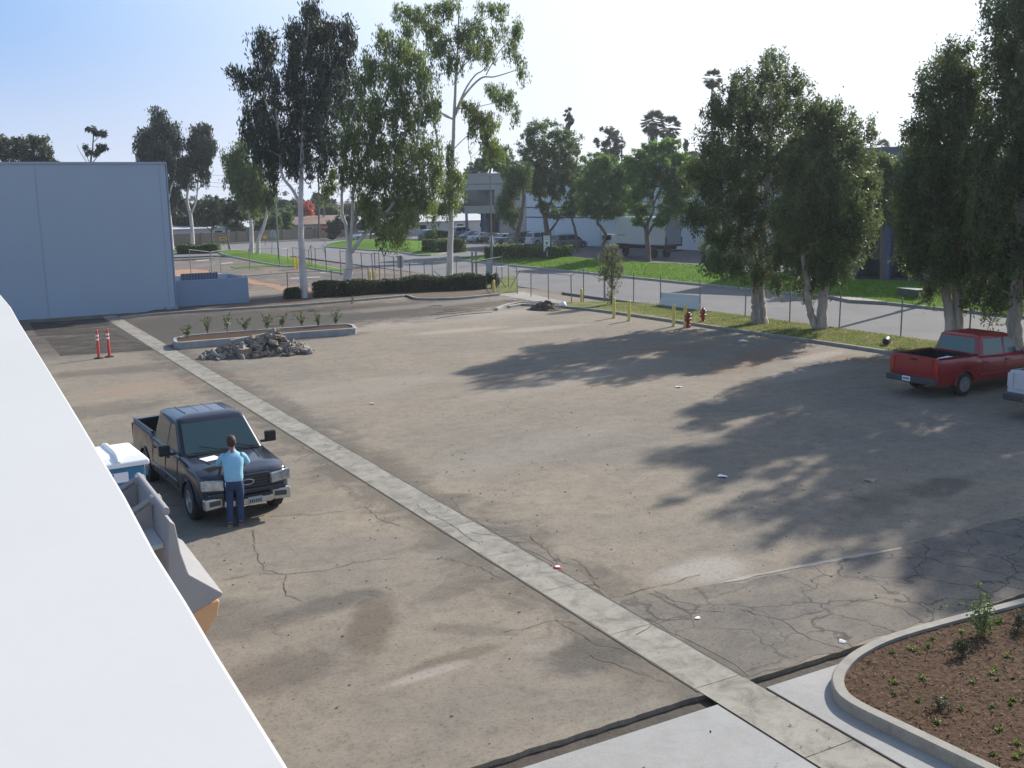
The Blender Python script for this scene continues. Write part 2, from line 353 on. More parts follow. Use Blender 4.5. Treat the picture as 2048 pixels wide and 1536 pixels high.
# low sky: bluer away from the sun, bright white towards it, paler at the horizon
wt = wn.new('ShaderNodeTexCoord'); wz = wn.new('ShaderNodeSeparateXYZ'); wl.new(wt.outputs['Generated'], wz.inputs[0])
wd = wn.new('ShaderNodeVectorMath'); wd.operation = 'DOT_PRODUCT'; wl.new(wt.outputs['Generated'], wd.inputs[0]); wd.inputs[1].default_value = tuple(sdir)
def wmap(src, a, b):
    m = wn.new('ShaderNodeMapRange'); m.interpolation_type = 'SMOOTHSTEP'; m.inputs['From Min'].default_value = a; m.inputs['From Max'].default_value = b; wl.new(src, m.inputs['Value']); return m.outputs[0]
def wmix(f, a, b):
    m = wn.new('ShaderNodeMix'); m.data_type = 'RGBA'; wl.new(f, m.inputs[0])
    for k, v in ((6, a), (7, b)):
        if isinstance(v, tuple): m.inputs[k].default_value = tuple(x/.13 for x in v)+(1,)
        else: wl.new(v, m.inputs[k])
    return m.outputs[2]
fs_ = wmap(wd.outputs['Value'], .36, .84)
top_ = wmix(fs_, (.195, .33, .565), (.64, .70, .79)); hor_ = wmix(fs_, (.42, .47, .57), (.64, .66, .70))
low_ = wmix(wmap(wz.outputs[2], 0, .17), hor_, top_)
wl.new(wmix(wmap(wz.outputs[2], .2, .5), low_, hsv.outputs[0]), wn['Background'].inputs[0])
wn['Background'].inputs[1].default_value = .13
S.view_settings.view_transform = 'Standard'; S.view_settings.look = 'None'; S.view_settings.gamma = 1
S.view_settings.exposure = .70
S.cycles.max_bounces = 6; S.cycles.transparent_max_bounces = 12

# ------------------------------------------------------------------ ground
K = 1.1017
struct('ground', MB().box((100, 400, -.4), (4000, 4000, .4)), MT['earth'])
def jag(pts, step, amp, seed):
    rr = random.Random(seed); out = []
    for a, b in zip(pts[:-1], pts[1:]):
        a, b = Vector(a[:2]), Vector(b[:2]); n = max(1, int((b-a).length/step))
        nrm = Vector((-(b-a).y, (b-a).x)).normalized()
        for i in range(n): out.append(a.lerp(b, i/n)+nrm*rr.uniform(-amp, amp))
    out.append(Vector(pts[-1][:2])); return out
YE = 9.82    # broken edge of the old asphalt
lotpoly = [(-30, YE)]+[tuple(p) for p in jag([(-12, YE), (8.2, YE), (9.15, YE), (60, YE-.1)], .16, .018, 3)]
struct('asphalt_lot', MB().prism([(-30, 75), (-30, YE)]+lotpoly[1:]+[(60, 9.5), (38, 9.5), (38, 22), (36.0, 52), (36, 75)], -.3, 0), MT['lot'])
struct('concrete_slab', MB().prism([(-14, -8), (8.27, -8), (8.27, 9.52), (-14, 9.52)], -.3, -.006), MT['conc_new'])
struct('concrete_slab', MB().prism([(9.12, -8), (40, -8), (40, 9.55), (9.12, 9.55)], -.3, -.006), MT['conc_new'])
struct('trench', MB().box((10, 9.65, -.17), (60, .6, .2)), MT['mud'])
# gutter
gm = MB()
gx0, gx1 = 8.27, 9.05
ys = list(np.arange(-8, 64, 2.0))
for i, y in enumerate(ys):
    g0 = .012
    y1 = y+2-g0
    x0a, x1a = gx0, gx1
    gm.add([(x0a, y, .006), (.5*(x0a+x1a), y, -.0+.004), (x1a, y, .006), (x0a, y1, .006), (.5*(x0a+x1a), y1, .004), (x1a, y1, .006)], [(0, 1, 4, 3), (1, 2, 5, 4)])
struct('concrete_gutter', gm, MT['conc_gutter'])
# street, cross street, far parking
struct('street', MB().prism([(37.2, -30), (120, -30), (250, 165), (-120, 165), (-120, 128), (30, 128), (37.2, 118)], -.3, -.02), MT['street'])
struct('far_parking_lot', MB().prism([(55, -20), (140, -20), (140, 128), (62, 133), (56, 108)], -.3, -.012), MT['farlot'])
struct('second_lot', MB().prism([(-30, 76), (36.4, 76), (36.4, 66.5), (37.5, 60), (36, 58), (16, 67.5), (-30, 67.5)]+[], -.3, -.006), MT['lot2'])
struct('second_lot', MB().prism([(-60, 76), (37.2, 76), (36, 112), (30, 122), (-60, 122)], -.3, -.008), MT['lot2'])

def sweep(path, w, z0, z1, side=1):
    """raised strip of width w to the left (side=1) of the path"""
    P = [Vector(p[:2]) for p in path]; n = len(P); vs = []; fs = []
    for i, p in enumerate(P):
        d = (P[min(i+1, n-1)]-P[max(i-1, 0)]).normalized(); q = Vector((-d.y, d.x))*w*side
        b = .02
        vs += [(p.x, p.y, z0), (p.x, p.y, z1-b), (p.x+q.x*.12, p.y+q.y*.12, z1), (p.x+q.x, p.y+q.y, z1), (p.x+q.x, p.y+q.y, z0)]
    for i in range(n-1):
        for k in range(5): fs.append((i*5+k, i*5+(k+1) % 5, (i+1)*5+(k+1) % 5, (i+1)*5+k))
    fs += [(4, 3, 2, 1, 0), tuple((n-1)*5+k for k in range(5))]
    return MB().add(vs, fs)
def smooth_path(P, n=6, closed=False):
    P = [Vector((p[0], p[1])) for p in P]; out = []; N = len(P)
    for i in range(N if closed else N-1):
        p0, p1, p2, p3 = [P[(i+j) % N] if closed else P[max(0, min(N-1, i+j))] for j in (-1, 0, 1, 2)]
        for k in range(n):
            t = k/n
            out.append(.5*((2*p1)+(p2-p0)*t+(2*p0-5*p1+4*p2-p3)*t*t+(3*p1-p0-3*p2+p3)*t**3))
    if not closed: out.append(P[-1])
    return out
def shrink(P, d):
    """inset a closed polygon (either winding)"""
    P = [Vector(p[:2]) for p in P]; n = len(P)
    ar = sum(P[i].x*P[(i+1) % n].y-P[(i+1) % n].x*P[i].y for i in range(n)); s = 1 if ar > 0 else -1
    out = []
    for i in range(n):
        t = (P[(i+1) % n]-P[i-1]).normalized(); out.append(P[i]+Vector((-t.y, t.x))*d*s)
    return out
def ringkerb(P, w, z0, z1):
    Q = shrink(P, w); P2 = shrink(P, .02); n = len(P)
    vs = [(p[0], p[1], z0) for p in P]+[(p[0], p[1], z1-.02) for p in P]+[(p[0], p[1], z1) for p in P2]+[(p[0], p[1], z1) for p in Q]+[(p[0], p[1], z0) for p in Q]
    fs = [(k*n+i, k*n+(i+1) % n, ((k+1) % 5)*n+(i+1) % n, ((k+1) % 5)*n+i) for k in range(5) for i in range(n)]
    return MB().add(vs, fs)

# verge between lot and street
vpath = [(30.4, 53.8), (31.6, 51.5), (32.3, 48.5), (32.6, 44), (32.7, 38), (33.0, 31), (33.0, 26), (33.0, 15), (33.0, -10)]
vp = smooth_path(vpath, 5)
struct('verge_kerb', sweep(vp, .16, -.1, .13, 1), MT['kerb'])
vg = [(p.x+.15, p.y) for p in vp]+[(37.0, -10), (37.0, 48), (35.5, 51.8), (32.5, 53.0)]
struct('verge', MB().prism(vg, -.1, .10), MT['grassdry'])
struct('driveway_apron', MB().prism([gp(960, 590), gp(1045, 584), gp(1150, 609), gp(1136, 615), gp(1010, 592)], -.1, .012), MT['conc'])
# far kerb + berm
by = np.linspace(-12, 100, 60); prof = [(0, .12), (1.3, .2), (3.2, .40), (5.6, .60), (7.2, .56), (9.6, .0)]
vs = []; fs = []
rb = random.Random(5); ph = [rb.uniform(0, 6) for _ in range(6)]
for i, y in enumerate(by):
    e = min(1, (100-y)/9.0); e = math.sqrt(max(e, 0))
    xk = 47.45+(1.0*max(0, (y-88)/12)**2)
    for dx, z in prof:
        un = 1+.16*math.sin(y*.23+ph[0]+dx*.2)+.10*math.sin(y*.61+ph[1])
        vs.append((xk+.15+dx*(.55+.45*e), y, .12+(z-.12)*un*e if dx else .12))
n = len(prof)
for i in range(len(by)-1):
    for k in range(n-1): fs.append((i*n+k, i*n+k+1, (i+1)*n+k+1, (i+1)*n+k))
be = MB().add(vs, fs); struct('grass_berm', be, MT['grass'], smooth=60)
struct('street_kerb', sweep([(47.45+(1.0*max(0, (y-88)/12)**2), y) for y in by[::-1]], .16, -.1, .14, -1 if False else 1), MT['kerb_grey'])
struct('apron_slab', MB().prism([gp(1650, 590, .15), gp(1700, 592, .15), gp(1775, 604, .15), gp(1700, 600, .15)], -.05, .165), MT['conc'])
# grass beyond the driveway
isl = [gp(*p) for p in [(648, 493), (720, 500), (790, 504.5), (846, 512), (905, 504), (925, 492), (830, 484), (730, 480.5), (680, 484)]]
ip = smooth_path(isl, 4, True)
struct('street_kerb', ringkerb(ip, .18, -.1, .14), MT['kerb_grey'])
def mound(P, h, z0=.12, lv=4):
    rings = [P]+[shrink(P, d) for d in []]; c = sum((Vector(p[:2]) for p in P), Vector((0, 0)))/len(P)
    vs = []; fs = []; n = len(P)
    for j in range(lv+1):
        t = j/lv; s = 1-t*.97
        for p in P:
            q = c+(Vector(p[:2])-c)*s; vs.append((q.x, q.y, z0+h*math.sin(t*PI/2)*(1+.15*math.sin(q.x*.5+q.y*.4))))
    for j in range(lv):
        for i in range(n): fs.append((j*n+i, j*n+(i+1) % n, (j+1)*n+(i+1) % n, (j+1)*n+i))
    fs.append(tuple(lv*n+i for i in range(n)))
    return MB().add(vs, fs)
struct('grass_mound', mound(shrink(ip, .15), .75), MT['grass'], smooth=60)
isl = [gp(*p) for p in [(436, 505), (470, 516), (560, 533), (600, 535), (690, 549), (700, 545), (640, 531), (560, 512), (470, 501)]]
ip2 = smooth_path(isl, 4, True)
struct('lot_kerb', ringkerb(ip2, .16, -.1, .13), MT['kerb_grey'])
struct('grass_strip', mound(shrink(ip2, .14), .2, .1), MT['grass'], smooth=60)
struct('grass_strip', MB().prism([gp(345, 499), gp(440, 500), gp(440, 504), gp(345, 503)], -.1, .06), MT['grass'])
struct('grass_strip', MB().prism([gp(460, 534), gp(560, 529), gp(565, 532), gp(470, 537)], -.1, .03), MT['grass'])
struct('grass_strip', MB().prism([gp(790, 562), gp(1000, 556), gp(1030, 552), gp(1035, 585), gp(965, 590), gp(850, 572)], -.1, .05), MT['grassdry'])
# kerb and bed along the hedges
kp = smooth_path([gp(240, 634, .13), gp(345, 624, .13), gp(600, 608, .13), gp(790, 592, .13), gp(812, 590, .13), gp(835, 596, .13), gp(900, 596, .13), gp(960, 591, .13), gp(1000, 587, .13)], 4)
struct('hedge_kerb', sweep(kp, .18, -.1, .14, 1), MT['kerb'])
bed = [(p.x, p.y+.16) for p in kp]+[(x, y) for x, y, z in (gp(1000, 583), gp(900, 573), gp(620, 588), gp(500, 602), gp(345, 615))]
struct('hedge_bed', MB().prism(bed, -.1, .09), MT['mulch'])
# sidewalk line along the block wall
struct('pavement', MB().prism([gp(300, 494), gp(498, 486), gp(640, 479.5), gp(960, 465), gp(960, 462), gp(640, 476.5), gp(300, 489)], -.1, .12), MT['conc'])

def patch(name, pts, mt, z, amp=.12, seed=1, step=.5):
    P = [gp(*p) for p in pts]; P.append(P[0])
    Q = jag(P, step, amp, seed)[:-1]
    return struct(name, MB().prism(Q, z-.003, z), MT[mt])
patch('dark_asphalt_patch', [(92, 676), (235, 668), (312, 700), (120, 712)], 'newdark', .004, .04, 2)
patch('dark_asphalt_patch', [(60, 646), (205, 637), (232, 658), (235, 665), (75, 672)], 'newdark', .004, .04, 4)
rt_ = random.Random(8); mm = MB()
for i in range(13):   # wheel ruts: thin ridges of mud left by machines
    x0 = rt_.uniform(430, 900); y0 = 612+(940-x0)*.05+rt_.uniform(-6, 22); ln = rt_.uniform(30, 120)
    P = smooth_path([gp(x0, y0), gp(x0+ln*.5, y0-ln*.055+rt_.uniform(-2, 2)), gp(x0+ln, y0-ln*.11)], 8); w0 = rt_.uniform(.05, .13); vs = []; fs = []
    for k_, q in enumerate(P):
        w_ = w0*rt_.uniform(.3, 1.2)*math.sin(PI*(k_+.4)/(len(P)+.2)); vs += [(q.x, q.y-w_, .001), (q.x, q.y+rt_.uniform(-.03, .03), .02+w_*.28), (q.x, q.y+w_, .001)]
    for k_ in range(len(P)-1): fs += [(k_*3, k_*3+1, k_*3+4, k_*3+3), (k_*3+1, k_*3+2, k_*3+5, k_*3+4)]
    mm.add(vs, fs)
struct('mud_ruts', mm, MT['mud'])
patch('cracked_pavement', [(1205, 1200), (1330, 1180), (1480, 1165), (1790, 1095), (2048, 1030), (2300, 1040), (2400, 1100), (2048, 1184), (1500, 1354), (1400, 1290)], 'crackasph', .004, .06, 9, .3)
patch('cracked_pavement', [(905, 1002), (1010, 1062), (1110, 1110), (1180, 1160), (1240, 1215), (1180, 1172), (1050, 1097), (930, 1030)], 'crackasph', .004, .05, 10, .3)
patch('cracked_pavement', [(780, 1000), (860, 1060), (1000, 1150), (1100, 1210), (1200, 1262), (1300, 1330), (1380, 1378), (1240, 1400), (1130, 1280), (960, 1160), (860, 1080)], 'crackasph', .004, .1, 12, .3) if False else None
patch('dust_line', [(1450, 1162), (1600, 1130), (1800, 1094), (1802, 1097), (1610, 1134), (1452, 1166)], 'kerb', .0075, .04, 13, .2)
patch('red_dirt', [(345, 540), (395, 538), (440, 545), (560, 572), (640, 575), (660, 582), (600, 590), (520, 570), (400, 552), (345, 556)], 'reddirt', .004, .3, 31)
for i, (a, b) in enumerate([((440, 527), (465, 524)), ((392, 521), (418, 519)), ((640, 545), (690, 540)), ((580, 556), (640, 553))]):
    patch('parking_line', [a, b, (b[0]+1, b[1]+1.5), (a[0]+1, a[1]+1.5)], 'pale_line', .003, 0, 1, 9)
# individual cracks
ck = MB(); rc = random.Random(3)
def crack(pts, w=.014, j=.04):
    P = [gp(*p) for p in pts]; Q = jag(P, .13, j, rc.random())
    vs = []; fs = []
    for i, q in enumerate(Q):
        d = (Q[min(i+1, len(Q)-1)]-Q[max(0, i-1)]).normalized(); nn = Vector((-d.y, d.x))*w*.5*rc.uniform(.4, 1.3)
        vs += [(q.x+nn.x, q.y+nn.y, .0095), (q.x-nn.x, q.y-nn.y, .0095)]
    for i in range(len(Q)-1): fs.append((2*i, 2*i+1, 2*i+3, 2*i+2))
    ck.add(vs, fs)
for c in [[(445, 1160), (520, 1145), (570, 1150), (650, 1140), (740, 1120), (800, 1116)], [(540, 1033), (640, 1028), (735, 1015)], [(735, 1015), (760, 1040), (800, 1052)],
          [(505, 1060), (510, 1100), (530, 1140), (570, 1150), (575, 1190), (610, 1205)], [(600, 960), (650, 950)], [(545, 900), (600, 893), (625, 905), (590, 925)],
          [(850, 1120), (900, 1118), (960, 1135), (1010, 1160)], [(1010, 1265), (1060, 1255), (1110, 1240), (1160, 1250)], [(1110, 1240), (1150, 1265), (1200, 1290), (1250, 1300)],
          [(940, 1065), (1000, 1075), (1060, 1070), (1110, 1065)], [(960, 1050), (1010, 1062)], [(1110, 1110), (1150, 1120), (1180, 1145), (1200, 1175)], [(1060, 1070), (1100, 1110), (1120, 1140)],
          [(1250, 1190), (1330, 1170), (1400, 1150)], [(1560, 1240), (1620, 1280), (1690, 1300)], [(1480, 1220), (1560, 1240), (1640, 1225)], [(1640, 1225), (1720, 1200), (1800, 1215), (1860, 1250)],
          [(1310, 1180), (1370, 1220), (1450, 1225)], [(1800, 1095), (1850, 1120), (1900, 1110), (1980, 1120)], [(1740, 1150), (1800, 1160), (1850, 1150)], [(470, 940), (600, 960)],
          [(1270, 1270), (1330, 1240), (1400, 1225)], [(620, 905), (700, 900), (760, 910)], [(830, 1010), (900, 1050), (960, 1090)], [(1180, 1310), (1260, 1340), (1330, 1365)]]: crack(c)
for c in [[(207, 633), (500, 824), (800, 1012), (1000, 1136), (1200, 1261), (1423, 1399)], [(235, 633), (540, 822), (870, 1006), (1200, 1191), (1495, 1357)]]: pass
for x_ in (gx0-.012, gx1+.012):
    vs = []; fs = []; yy = np.arange(9.9, 62, .25)
    for k_, y_ in enumerate(yy): h_ = .012+.022*rc.random(); vs += [(x_-h_, y_, .0085), (x_+h_*.6, y_, .0085)]
    for k_ in range(len(yy)-1): fs.append((2*k_, 2*k_+1, 2*k_+3, 2*k_+2))
    ck.add(vs, fs)
struct('pavement_cracks', ck, mat('crack_dirt', (.085, .075, .062), .95))
# slab joints
jm = MB()
for p in [[(8.27, 9.5), (8.27, -8)], [(9.09, 9.5), (9.09, -8)]]:
    jm.box(((p[0][0]+(-.012 if p[0][0] < 8.5 else .012)), .75, -.006), (.012, 17.5, .005))
for y in (6.6, 3.6): jm.box((11, y, -.005), (3.6, .009, .005)); jm.box((5, y+.4, -.005), (6.3, .009, .005))
struct('slab_joints', jm, MT['mud'])

# ------------------------------------------------------------------ foliage
def leaves_mesh(name, C, A, B, tint, mt, parent=None, world=True):
    n = len(C); V = np.empty((n, 4, 3)); V[:, 0] = C-A; V[:, 1] = C+B; V[:, 2] = C+A; V[:, 3] = C-B
    V = V.reshape(-1, 3)
    if parent is not None and world:
        Mi = np.array(parent_matrix(parent).inverted()); V = V@Mi[:3, :3].T+Mi[:3, 3]
    me = bpy.data.meshes.new(name); me.vertices.add(4*n); me.vertices.foreach_set('co', V.ravel())
    me.loops.add(4*n); me.loops.foreach_set('vertex_index', np.arange(4*n)); me.polygons.add(n)
    me.polygons.foreach_set('loop_start', np.arange(0, 4*n, 4)); me.polygons.foreach_set('loop_total', np.full(n, 4))
    me.update(calc_edges=True)
    a = me.attributes.new('tint', 'FLOAT', 'FACE'); a.data.foreach_set('value', tint.astype(np.float32))
    me.materials.append(mt); o = bpy.data.objects.new(name, me); COL.objects.link(o); o.parent = parent; return o
def unit(v): return v/np.maximum(np.linalg.norm(v, axis=1, keepdims=True), 1e-9)
def foliage(blobs, n, size, style, seed, width=.3, clump=.35):
    """blobs: (x,y,z,rx,ry,rz); returns arrays for leaves_mesh"""
    g = np.random.default_rng(seed); B = np.array(blobs, float)
    vol = (B[:, 3]*B[:, 4]*B[:, 5])**.72; cnt = np.maximum(8, (n*vol/vol.sum())).astype(int)
    Cs, As, Bs, Ts = [], [], [], []
    for b, c in zip(B, cnt):
        per = 46 if style != 'droop' else 34
        m = max(3, c//per); d = unit(g.normal(size=(m, 3))); rr = g.uniform(.04, 1.3, (m, 1))**.6; rr[g.random((m, 1)) < .16] *= 1.22
        cc = b[:3]+d*rr*b[3:6]
        wq = g.uniform(.35, 1.6, m); idx = g.choice(m, c, p=wq/wq.sum()); base = cc[idx]; ct = g.uniform(0, 1, m)[idx]
        if style == 'droop':
            Lg = (g.uniform(.4, 1.5, m)*clump*3)[idx]
            s = g.uniform(0, 1, c)
            P = base+np.stack([g.normal(0, clump*.45, c)*(1-.5*s), g.normal(0, clump*.45, c)*(1-.5*s), -s*Lg+clump*.6], 1)
            dirv = unit(g.normal(0, .42, (c, 3))+np.array([0, 0, -1.]))
        elif style == 'up':
            hang = (g.random(m) < .45)[idx]; P = base+g.normal(0, clump*.34, (c, 3))*np.stack([np.full(c, .8), np.full(c, .8), np.where(hang, 2.0, 1.3)], 1); dirv = unit(g.normal(0, .6, (c, 3))+np.array([0, 0, .55]))
        else:
            P = base+g.normal(0, clump*.34, (c, 3)); dirv = unit(g.normal(size=(c, 3)))
        side = unit(np.cross(dirv, g.normal(size=(c, 3))))
        sz = size*g.uniform(.6, 1.25, (c, 1))
        Cs.append(P); As.append(dirv*sz*.5); Bs.append(side*sz*.5*width); Ts.append(np.clip(ct*.6+g.uniform(0, .4, c), 0, 1))
    return [np.concatenate(x) for x in (Cs, As, Bs, Ts)]
def catmull(P, n=5):
    out = []; P = [Vector(p) for p in P]
    for i in range(len(P)-1):
        p0, p1, p2, p3 = P[max(0, i-1)], P[i], P[i+1], P[min(len(P)-1, i+2)]
        for k in range(n):
            t = k/n; out.append(.5*((2*p1)+(p2-p0)*t+(2*p0-5*p1+4*p2-p3)*t*t+(3*p1-p0-3*p2+p3)*t**3))
    out.append(P[-1]); return out
TREES = {}
def tree(name, label, base, limbs, blobs, n, leaf, style, lm, bark, seed, spread=.35, width=.3, clump=.35, group=None, depthf=1.0, twigs=True, flare=1.0, cat='tree'):
    """base: photo point of the foot; limbs: [(r0,r1,[(px,py),...])]; blobs: [(px,py,rx,ry)]"""
    bp = gp(*base) if len(base) == 2 else Vector(base); W = dep(bp); rr = random.Random(seed); k = W/F
    o = thing(name, label, cat, bp, 0, group)
    xs = [b[0] for b in blobs]; half = (max(xs)-min(xs))/2*k
    tb = MB(); samples = []
    vh = Vector((fw[0], fw[1], 0)).normalized()
    for li, (ra, rb_, pts) in enumerate(limbs):
        pp = [pD(x, y, W) for x, y in pts]
        off = rr.uniform(.1, .5)*half*.6 if li else 0
        pp = [p+vh*off*(i/max(1, len(pp)-1)) for i, p in enumerate(pp)]
        if li == 0: pp[0].z = -.1 if bp.z < .3 else bp.z
        cp = catmull(pp, 5); m = len(cp)
        rad = [ra+(rb_-ra)*(i/(m-1)) for i in range(m)]
        if li == 0:
            for i in range(min(5, m)): rad[i] *= 1+(flare-1+.15)*(1-i/5)**2
        cp = [p+Vector((rr.uniform(-1, 1), rr.uniform(-1, 1), 0))*ra*.10 if 0 < i else p for i, p in enumerate(cp)]
        tb.tube(cp, rad, 10); samples += [(p, r) for p, r in zip(cp, rad)][len(cp)//3 if li == 0 else 1:]
    wb = []
    for (x, y, rx, ry) in blobs:
        wj = rr.uniform(-1, 1)*half*spread
        c = pD(x, y, W+wj)
        r1, r2 = rx*k*.92, ry*k*.92
        if style == 'up': r1 *= 1.27; r2 *= 1.08
        if name == 'street_tree' or name == 'fern_leaf_tree': r1 *= 1.2; r2 *= 1.15
        wb.append((c.x, c.y, c.z, r1, r1*(1.6 if style == 'up' else depthf), r2))
        if twigs:
            cand = sorted(samples, key=lambda s: (s[0]-c).length+max(0, s[0].z-c.z)*1.5)[:3]
            s = cand[0]; q = s[0]; mid = q.lerp(c, .5)+Vector((rr.uniform(-.2, .2), rr.uniform(-.2, .2), .12*(c-q).length))
            r_ = min(s[1]*.6, .02+.014*(c-q).length)
            tb.tube(catmull([q, mid, c], 4), [r_*(1-.7*i/8) for i in range(9)], 6)
            for _ in range(3):
                e = c+Vector((rr.uniform(-1, 1)*r1, rr.uniform(-1, 1)*r1, rr.uniform(-.8, .8)*r2))*.8
                tb.tube([mid.lerp(c, .6), mid.lerp(e, .75)+Vector((0, 0, .1)), e], [r_*.4, r_*.3, .008], 5)
    tb.build('trunk', bark, o, smooth=60, world=True)
    C, A, B, T = foliage(wb, n, leaf, style, seed, width, clump)
    leaves_mesh('crown', C, A, B, T, lm, o)
    return o
G_E = 'tall eucalyptus trees behind the hedge'
tree('eucalyptus_tree', 'tall dark drooping eucalyptus with white trunk behind the leftmost hedge', (608, 598),
     [(.27, .035, [(608, 598), (604, 500), (601, 420), (605, 300), (607, 150), (622, 10)]), (.12, .05, [(601, 410), (585, 380), (563, 345), (555, 250), (535, 130)]), (.09, .04, [(606, 280), (650, 180), (690, 80)]), (.08, .03, [(606, 240), (588, 150), (590, 70)]), (.07, .03, [(557, 260), (520, 190), (470, 145)])],
     [(625, 15, 18, 22), (628, 50, 26, 34), (620, 95, 22, 28), (525, 75, 24, 20), (535, 105, 20, 30), (510, 150, 26, 28), (463, 140, 14, 9), (485, 150, 16, 12), (548, 165, 16, 40), (520, 215, 32, 34), (545, 262, 40, 30), (535, 310, 26, 26), (543, 345, 13, 24), (590, 60, 20, 22), (588, 105, 28, 34), (590, 165, 28, 40), (650, 60, 24, 26), (690, 60, 24, 30), (682, 105, 28, 36), (645, 125, 30, 34), (640, 185, 34, 38), (600, 225, 36, 34), (640, 250, 34, 36), (600, 285, 30, 30), (570, 290, 24, 30), (590, 335, 9, 26), (618, 325, 14, 18), (655, 300, 22, 26), (575, 330, 7, 18), (640, 330, 10, 16), (670, 160, 26, 30), (500, 260, 20, 26), (510, 300, 18, 18)],
     38000, .34, 'droop', MT['lf_eucd'], MT['bark'], 11, width=.26, clump=.42, group=G_E)
tree('eucalyptus_tree', 'broad bushy eucalyptus forking low into pale limbs between the hedges', (690, 577),
     [(.36, .22, [(690, 577), (698, 535), (698, 500)]), (.16, .06, [(698, 505), (692, 455), (682, 410), (690, 300), (720, 160)]), (.14, .06, [(699, 500), (704, 440), (712, 350), (770, 200), (775, 90)]), (.17, .06, [(702, 505), (728, 470), (755, 440), (790, 400), (830, 300), (845, 150)]), (.08, .03, [(760, 435), (790, 425), (820, 440)])],
     [(768, 72, 26, 18), (795, 95, 34, 20), (745, 125, 34, 28), (715, 160, 32, 30), (825, 115, 28, 34), (850, 150, 26, 34), (790, 150, 36, 30), (695, 215, 40, 36), (750, 215, 44, 40), (810, 215, 42, 42), (850, 215, 22, 36), (690, 280, 40, 34), (745, 290, 44, 36), (805, 290, 46, 36), (855, 300, 28, 32), (700, 340, 30, 26), (750, 350, 42, 28), (805, 355, 44, 30), (850, 365, 30, 30), (665, 350, 18, 18), (655, 378, 14, 12), (790, 405, 44, 20), (735, 398, 24, 26), (845, 405, 26, 18), (770, 462, 22, 16), (800, 465, 24, 18), (745, 425, 20, 16), (785, 440, 22, 14), (870, 340, 16, 28), (815, 430, 16, 14)],
     47000, .32, 'droop', MT['lf_euc'], MT['bark'], 12, width=.26, clump=.42, group=G_E)
tree('eucalyptus_tree', 'tallest open crowned eucalyptus with long straight trunk above the widest hedge', (900, 558),
     [(.27, .04, [(899, 558), (901, 470), (903, 420), (906, 300), (910, 190), (916, 90), (918, 10)]), (.12, .03, [(907, 240), (925, 195), (960, 155), (990, 150), (1035, 135)]), (.09, .03, [(909, 230), (930, 180), (950, 150), (965, 140), (985, 115)]), (.09, .03, [(906, 238), (885, 228), (872, 205), (850, 185)]), (.13, .05, [(898, 430), (884, 380), (880, 320), (868, 250), (848, 200), (838, 120)]),
      (.06, .02, [(914, 150), (940, 115), (975, 90)]), (.06, .02, [(915, 120), (890, 70), (850, 40)]), (.06, .02, [(916, 70), (950, 50), (1000, 20)]), (.05, .02, [(907, 215), (940, 215), (1000, 200)]), (.05, .02, [(972, 150), (1000, 100), (1030, 70)]), (.05, .02, [(906, 300), (925, 280), (960, 250)]), (.04, .02, [(912, 150), (905, 170), (900, 140), (880, 110)]), (.04, .015, [(935, 345), (942, 320), (936, 290), (940, 230)])],
     [(800, 20, 22, 14), (832, 30, 24, 18), (815, 58, 24, 12), (860, 58, 24, 16), (898, 18, 26, 18), (880, 88, 28, 20), (905, 122, 22, 22), (925, 70, 26, 24), (945, 55, 22, 18), (942, 98, 20, 14), (972, 88, 24, 16), (1000, 58, 16, 12), (998, 14, 22, 11), (1035, 55, 15, 24), (1022, 92, 20, 12), (975, 110, 14, 10), (1038, 116, 13, 10), (1042, 140, 12, 10), (1058, 150, 4, 3), (965, 12, 18, 10), (865, 15, 16, 12), (940, 215, 24, 14), (962, 235, 24, 16), (990, 178, 22, 10), (1012, 195, 24, 16), (1030, 220, 10, 14), (945, 260, 10, 20), (972, 275, 20, 20), (995, 295, 22, 20), (870, 205, 16, 10), (872, 232, 10, 16), (895, 290, 8, 10), (903, 320, 14, 14), (905, 348, 24, 18), (922, 365, 18, 20), (900, 385, 22, 16), (880, 412, 18, 12), (908, 408, 16, 14), (868, 437, 8, 14), (885, 370, 10, 14), (975, 240, 26, 14)],
     30000, .30, 'droop', MT['lf_euc'], MT['bark'], 13, width=.26, clump=.36, group=G_E, spread=.5)
# farther eucalyptus on the left
tree('eucalyptus_tree', 'dense far eucalyptus rising behind the corner of the blue grey building', (341, 500),
     [(.3, .1, [(344, 500), (340, 440), (334, 380), (325, 280)]), (.15, .06, [(337, 400), (350, 330), (345, 290)])],
     [(318, 235, 20, 18), (332, 255, 30, 20), (296, 272, 24, 20), (288, 300, 20, 20), (325, 298, 34, 22), (350, 280, 16, 18), (300, 320, 26, 18), (340, 330, 20, 24), (345, 370, 16, 30)],
     16000, .5, 'droop', MT['lf_eucd'], MT['bark'], 14, width=.3, clump=.6)
tree('eucalyptus_tree', 'far eucalyptus with crooked white trunk beside the low clipped hedge', (385, 497),
     [(.3, .15, [(385, 497), (384, 460), (381, 430), (374, 395), (385, 340)]), (.15, .07, [(381, 430), (392, 400), (395, 360), (402, 300)]), (.08, .04, [(395, 380), (412, 360), (425, 340)])],
     [(402, 262, 22, 14), (400, 288, 26, 18), (388, 322, 22, 18), (370, 350, 16, 20), (412, 315, 12, 20), (408, 345, 10, 16), (362, 325, 12, 14), (425, 290, 8, 12)],
     12000, .5, 'droop', MT['lf_eucd'], MT['bark'], 15, width=.3, clump=.55)
